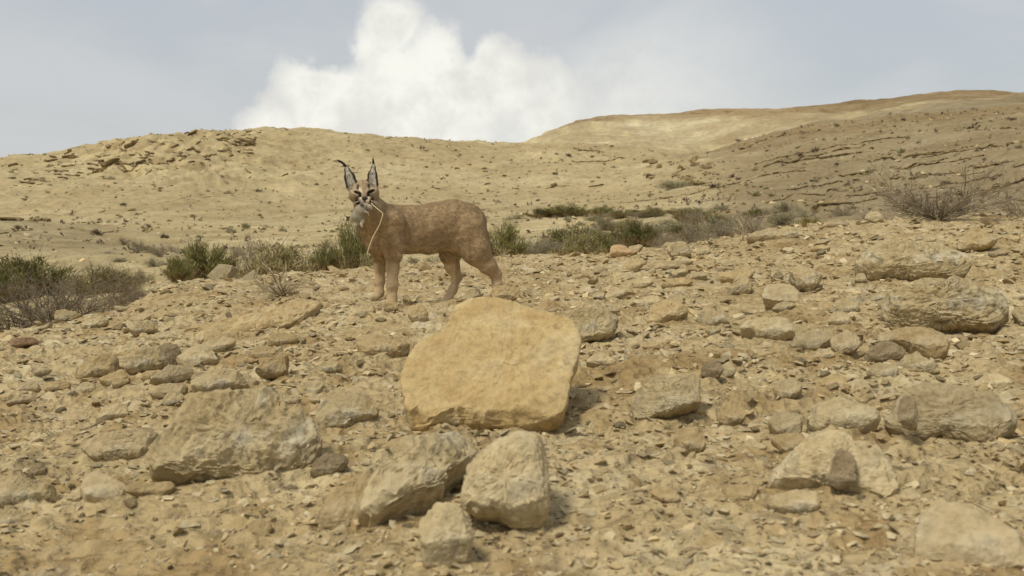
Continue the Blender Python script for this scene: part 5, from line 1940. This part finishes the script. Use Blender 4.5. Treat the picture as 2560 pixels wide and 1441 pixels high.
    for (x, y, an) in ((317, 372, 0.25), (424, 364, -0.33)):
        bm = bmesh.new()
        bmesh.ops.create_uvsphere(bm, u_segments=16, v_segments=10, radius=1.0)
        em = bpy.data.meshes.new('eye')
        bm.to_mesh(em)
        bm.free()
        em.polygons.foreach_set('use_smooth', np.ones(len(em.polygons), bool))
        em.materials.append(MAT['eye_amber'])
        e = obj('eye', em, root)
        # rest the eyeball in the surface of the face
        k = np.argmin((cx - x) ** 2 + (cy - y) ** 2 + ((Yv - 4.40) * 300) ** 2)
        e.location = V[k] - N[k] * 0.004 - org
        e.scale = (0.0075, 0.006, 0.0045)
        e.rotation_euler = (0, an, 0)
    L = []
    for sgn, x0, y0 in ((-1, 330, 446), (1, 420, 442)):
        for k in range(5):
            a0 = rs.uniform(-0.1, 0.5)
            ln_ = rs.uniform(70, 110)
            L.append([W(x0 + sgn * ln_ * t_ * math.cos(a0), y0 + ln_ * t_ * math.sin(a0) + 20 * t_ * t_, 4.39 - 0.02 * t_) for t_ in (0, 0.35, 0.7, 1.0)])
    strands('whiskers', 'whisker_white', L, 0.00045)
    return root


def build_prey():
    f = Field(np.array([W(230, 400, 4.4)[0], 4.33, W(300, 820, 4.4)[2]]), np.array([W(480, 400, 4.4)[0], 4.47, W(300, 440, 4.4)[2]]), 0.0013)

    def chain(J, sy=1.0, k=0.008):
        for (a, b) in zip(J[:-1], J[1:]):
            f.cone(W(*a[:2], a[3]), W(*b[:2], b[3]), a[2] * PXM, b[2] * PXM, sy, k)
    chain([(374, 488, 27, 4.388), (340, 526, 46, 4.392), (316, 577, 50, 4.398), (312, 614, 37, 4.402)], 0.8)
    chain([(392, 484, 18, 4.386), (418, 497, 17, 4.388), (432, 512, 9, 4.386)], 0.8)
    chain([(312, 610, 22, 4.402), (303, 632, 11, 4.398), (298, 652, 8, 4.392)])
    chain([(340, 590, 24, 4.395), (360, 618, 13, 4.39), (347, 640, 8, 4.386), (352, 660, 7, 4.382)])
    chain([(360, 530, 18, 4.385), (385, 540, 8, 4.378), (402, 545, 6, 4.376)], 1, 0.005)
    chain([(402, 545, 5, 4.376), (412, 572, 3.2, 4.376)], 1, 0.003)
    f.ell(W(350, 476, 4.372), np.array([15, 6, 14]) * PXM, 0.003)
    chain([(306, 630, 7, 4.402), (302, 680, 4.5, 4.402), (296, 730, 3.8, 4.402), (286, 768, 3.0, 4.402)], 1.0, 0.004)
    V, Q = f.mesh()
    N = vnormals(V, Q)
    rel = V - np.array([0, 0, CH])
    dep = rel[:, 1] * CP - rel[:, 2] * SP
    cx = (CX + F * rel[:, 0] / dep - 800) * CS
    cy = (CY - F * (rel[:, 1] * SP + rel[:, 2] * CP) / dep - 370) * CS
    C = np.tile(np.array([0.30, 0.265, 0.185], np.float32), (len(V), 1))

    def lay(w, c):
        w = np.clip(w, 0, 1)[:, None].astype(np.float32)
        C[:] = C * (1 - w) + np.array(c, np.float32) * w
    nz = fbm(V * 60, 3, 0.6, 97)
    lay(0.5 * sstep(0, 0.6, nz), (0.22, 0.19, 0.13))
    lay(sstep(612, 640, cy) * (cy < 668), (0.46, 0.40, 0.30))
    lay(0.8 * (cx > 395), (0.42, 0.35, 0.26))
    lay(0.9 * (np.hypot((cx - 350) / 15, (cy - 476) / 14) < 1) * (V[:, 1] < 4.375), (0.09, 0.08, 0.07))
    lay(0.8 * (cy > 668), (0.24, 0.22, 0.17))
    org = W(330, 560, 4.395)
    me = mesh_np('rodent', V - org, Q, 'rodent_coat')
    vcol(me, C)
    o = obj('rodent', me)
    o.location = org
    tag(o, 'limp grey rodent with a thin tail hanging from the jaws of the cat', 'rodent')
    g = Geo()
    pts = [(430, 462), (446, 482), (486, 515), (520, 543), (527, 552), (522, 580), (500, 645), (470, 700), (442, 752), (415, 825), (396, 882), (390, 896)]
    Yp = [4.392, 4.385, 4.375, 4.37, 4.37, 4.37, 4.375, 4.38, 4.385, 4.39, 4.395, 4.395]
    P = np.array([W(x, y, Y) for (x, y), Y in zip(pts, Yp)])
    org = P[0].copy()
    g.tube(P - org, [0.0026, 0.0026, 0.0024, 0.0024, 0.0028, 0.0024, 0.0026, 0.0027, 0.0029, 0.0030, 0.0024, 0.001], 5)
    o = obj('straw_stalk', g.mesh('straw_stalk', 'straw'))
    o.location = org
    tag(o, 'bent yellow straw stalk dangling from the mouth of the cat', 'straw')


build_cat()
build_prey()
print('cat', time.time() - T0)
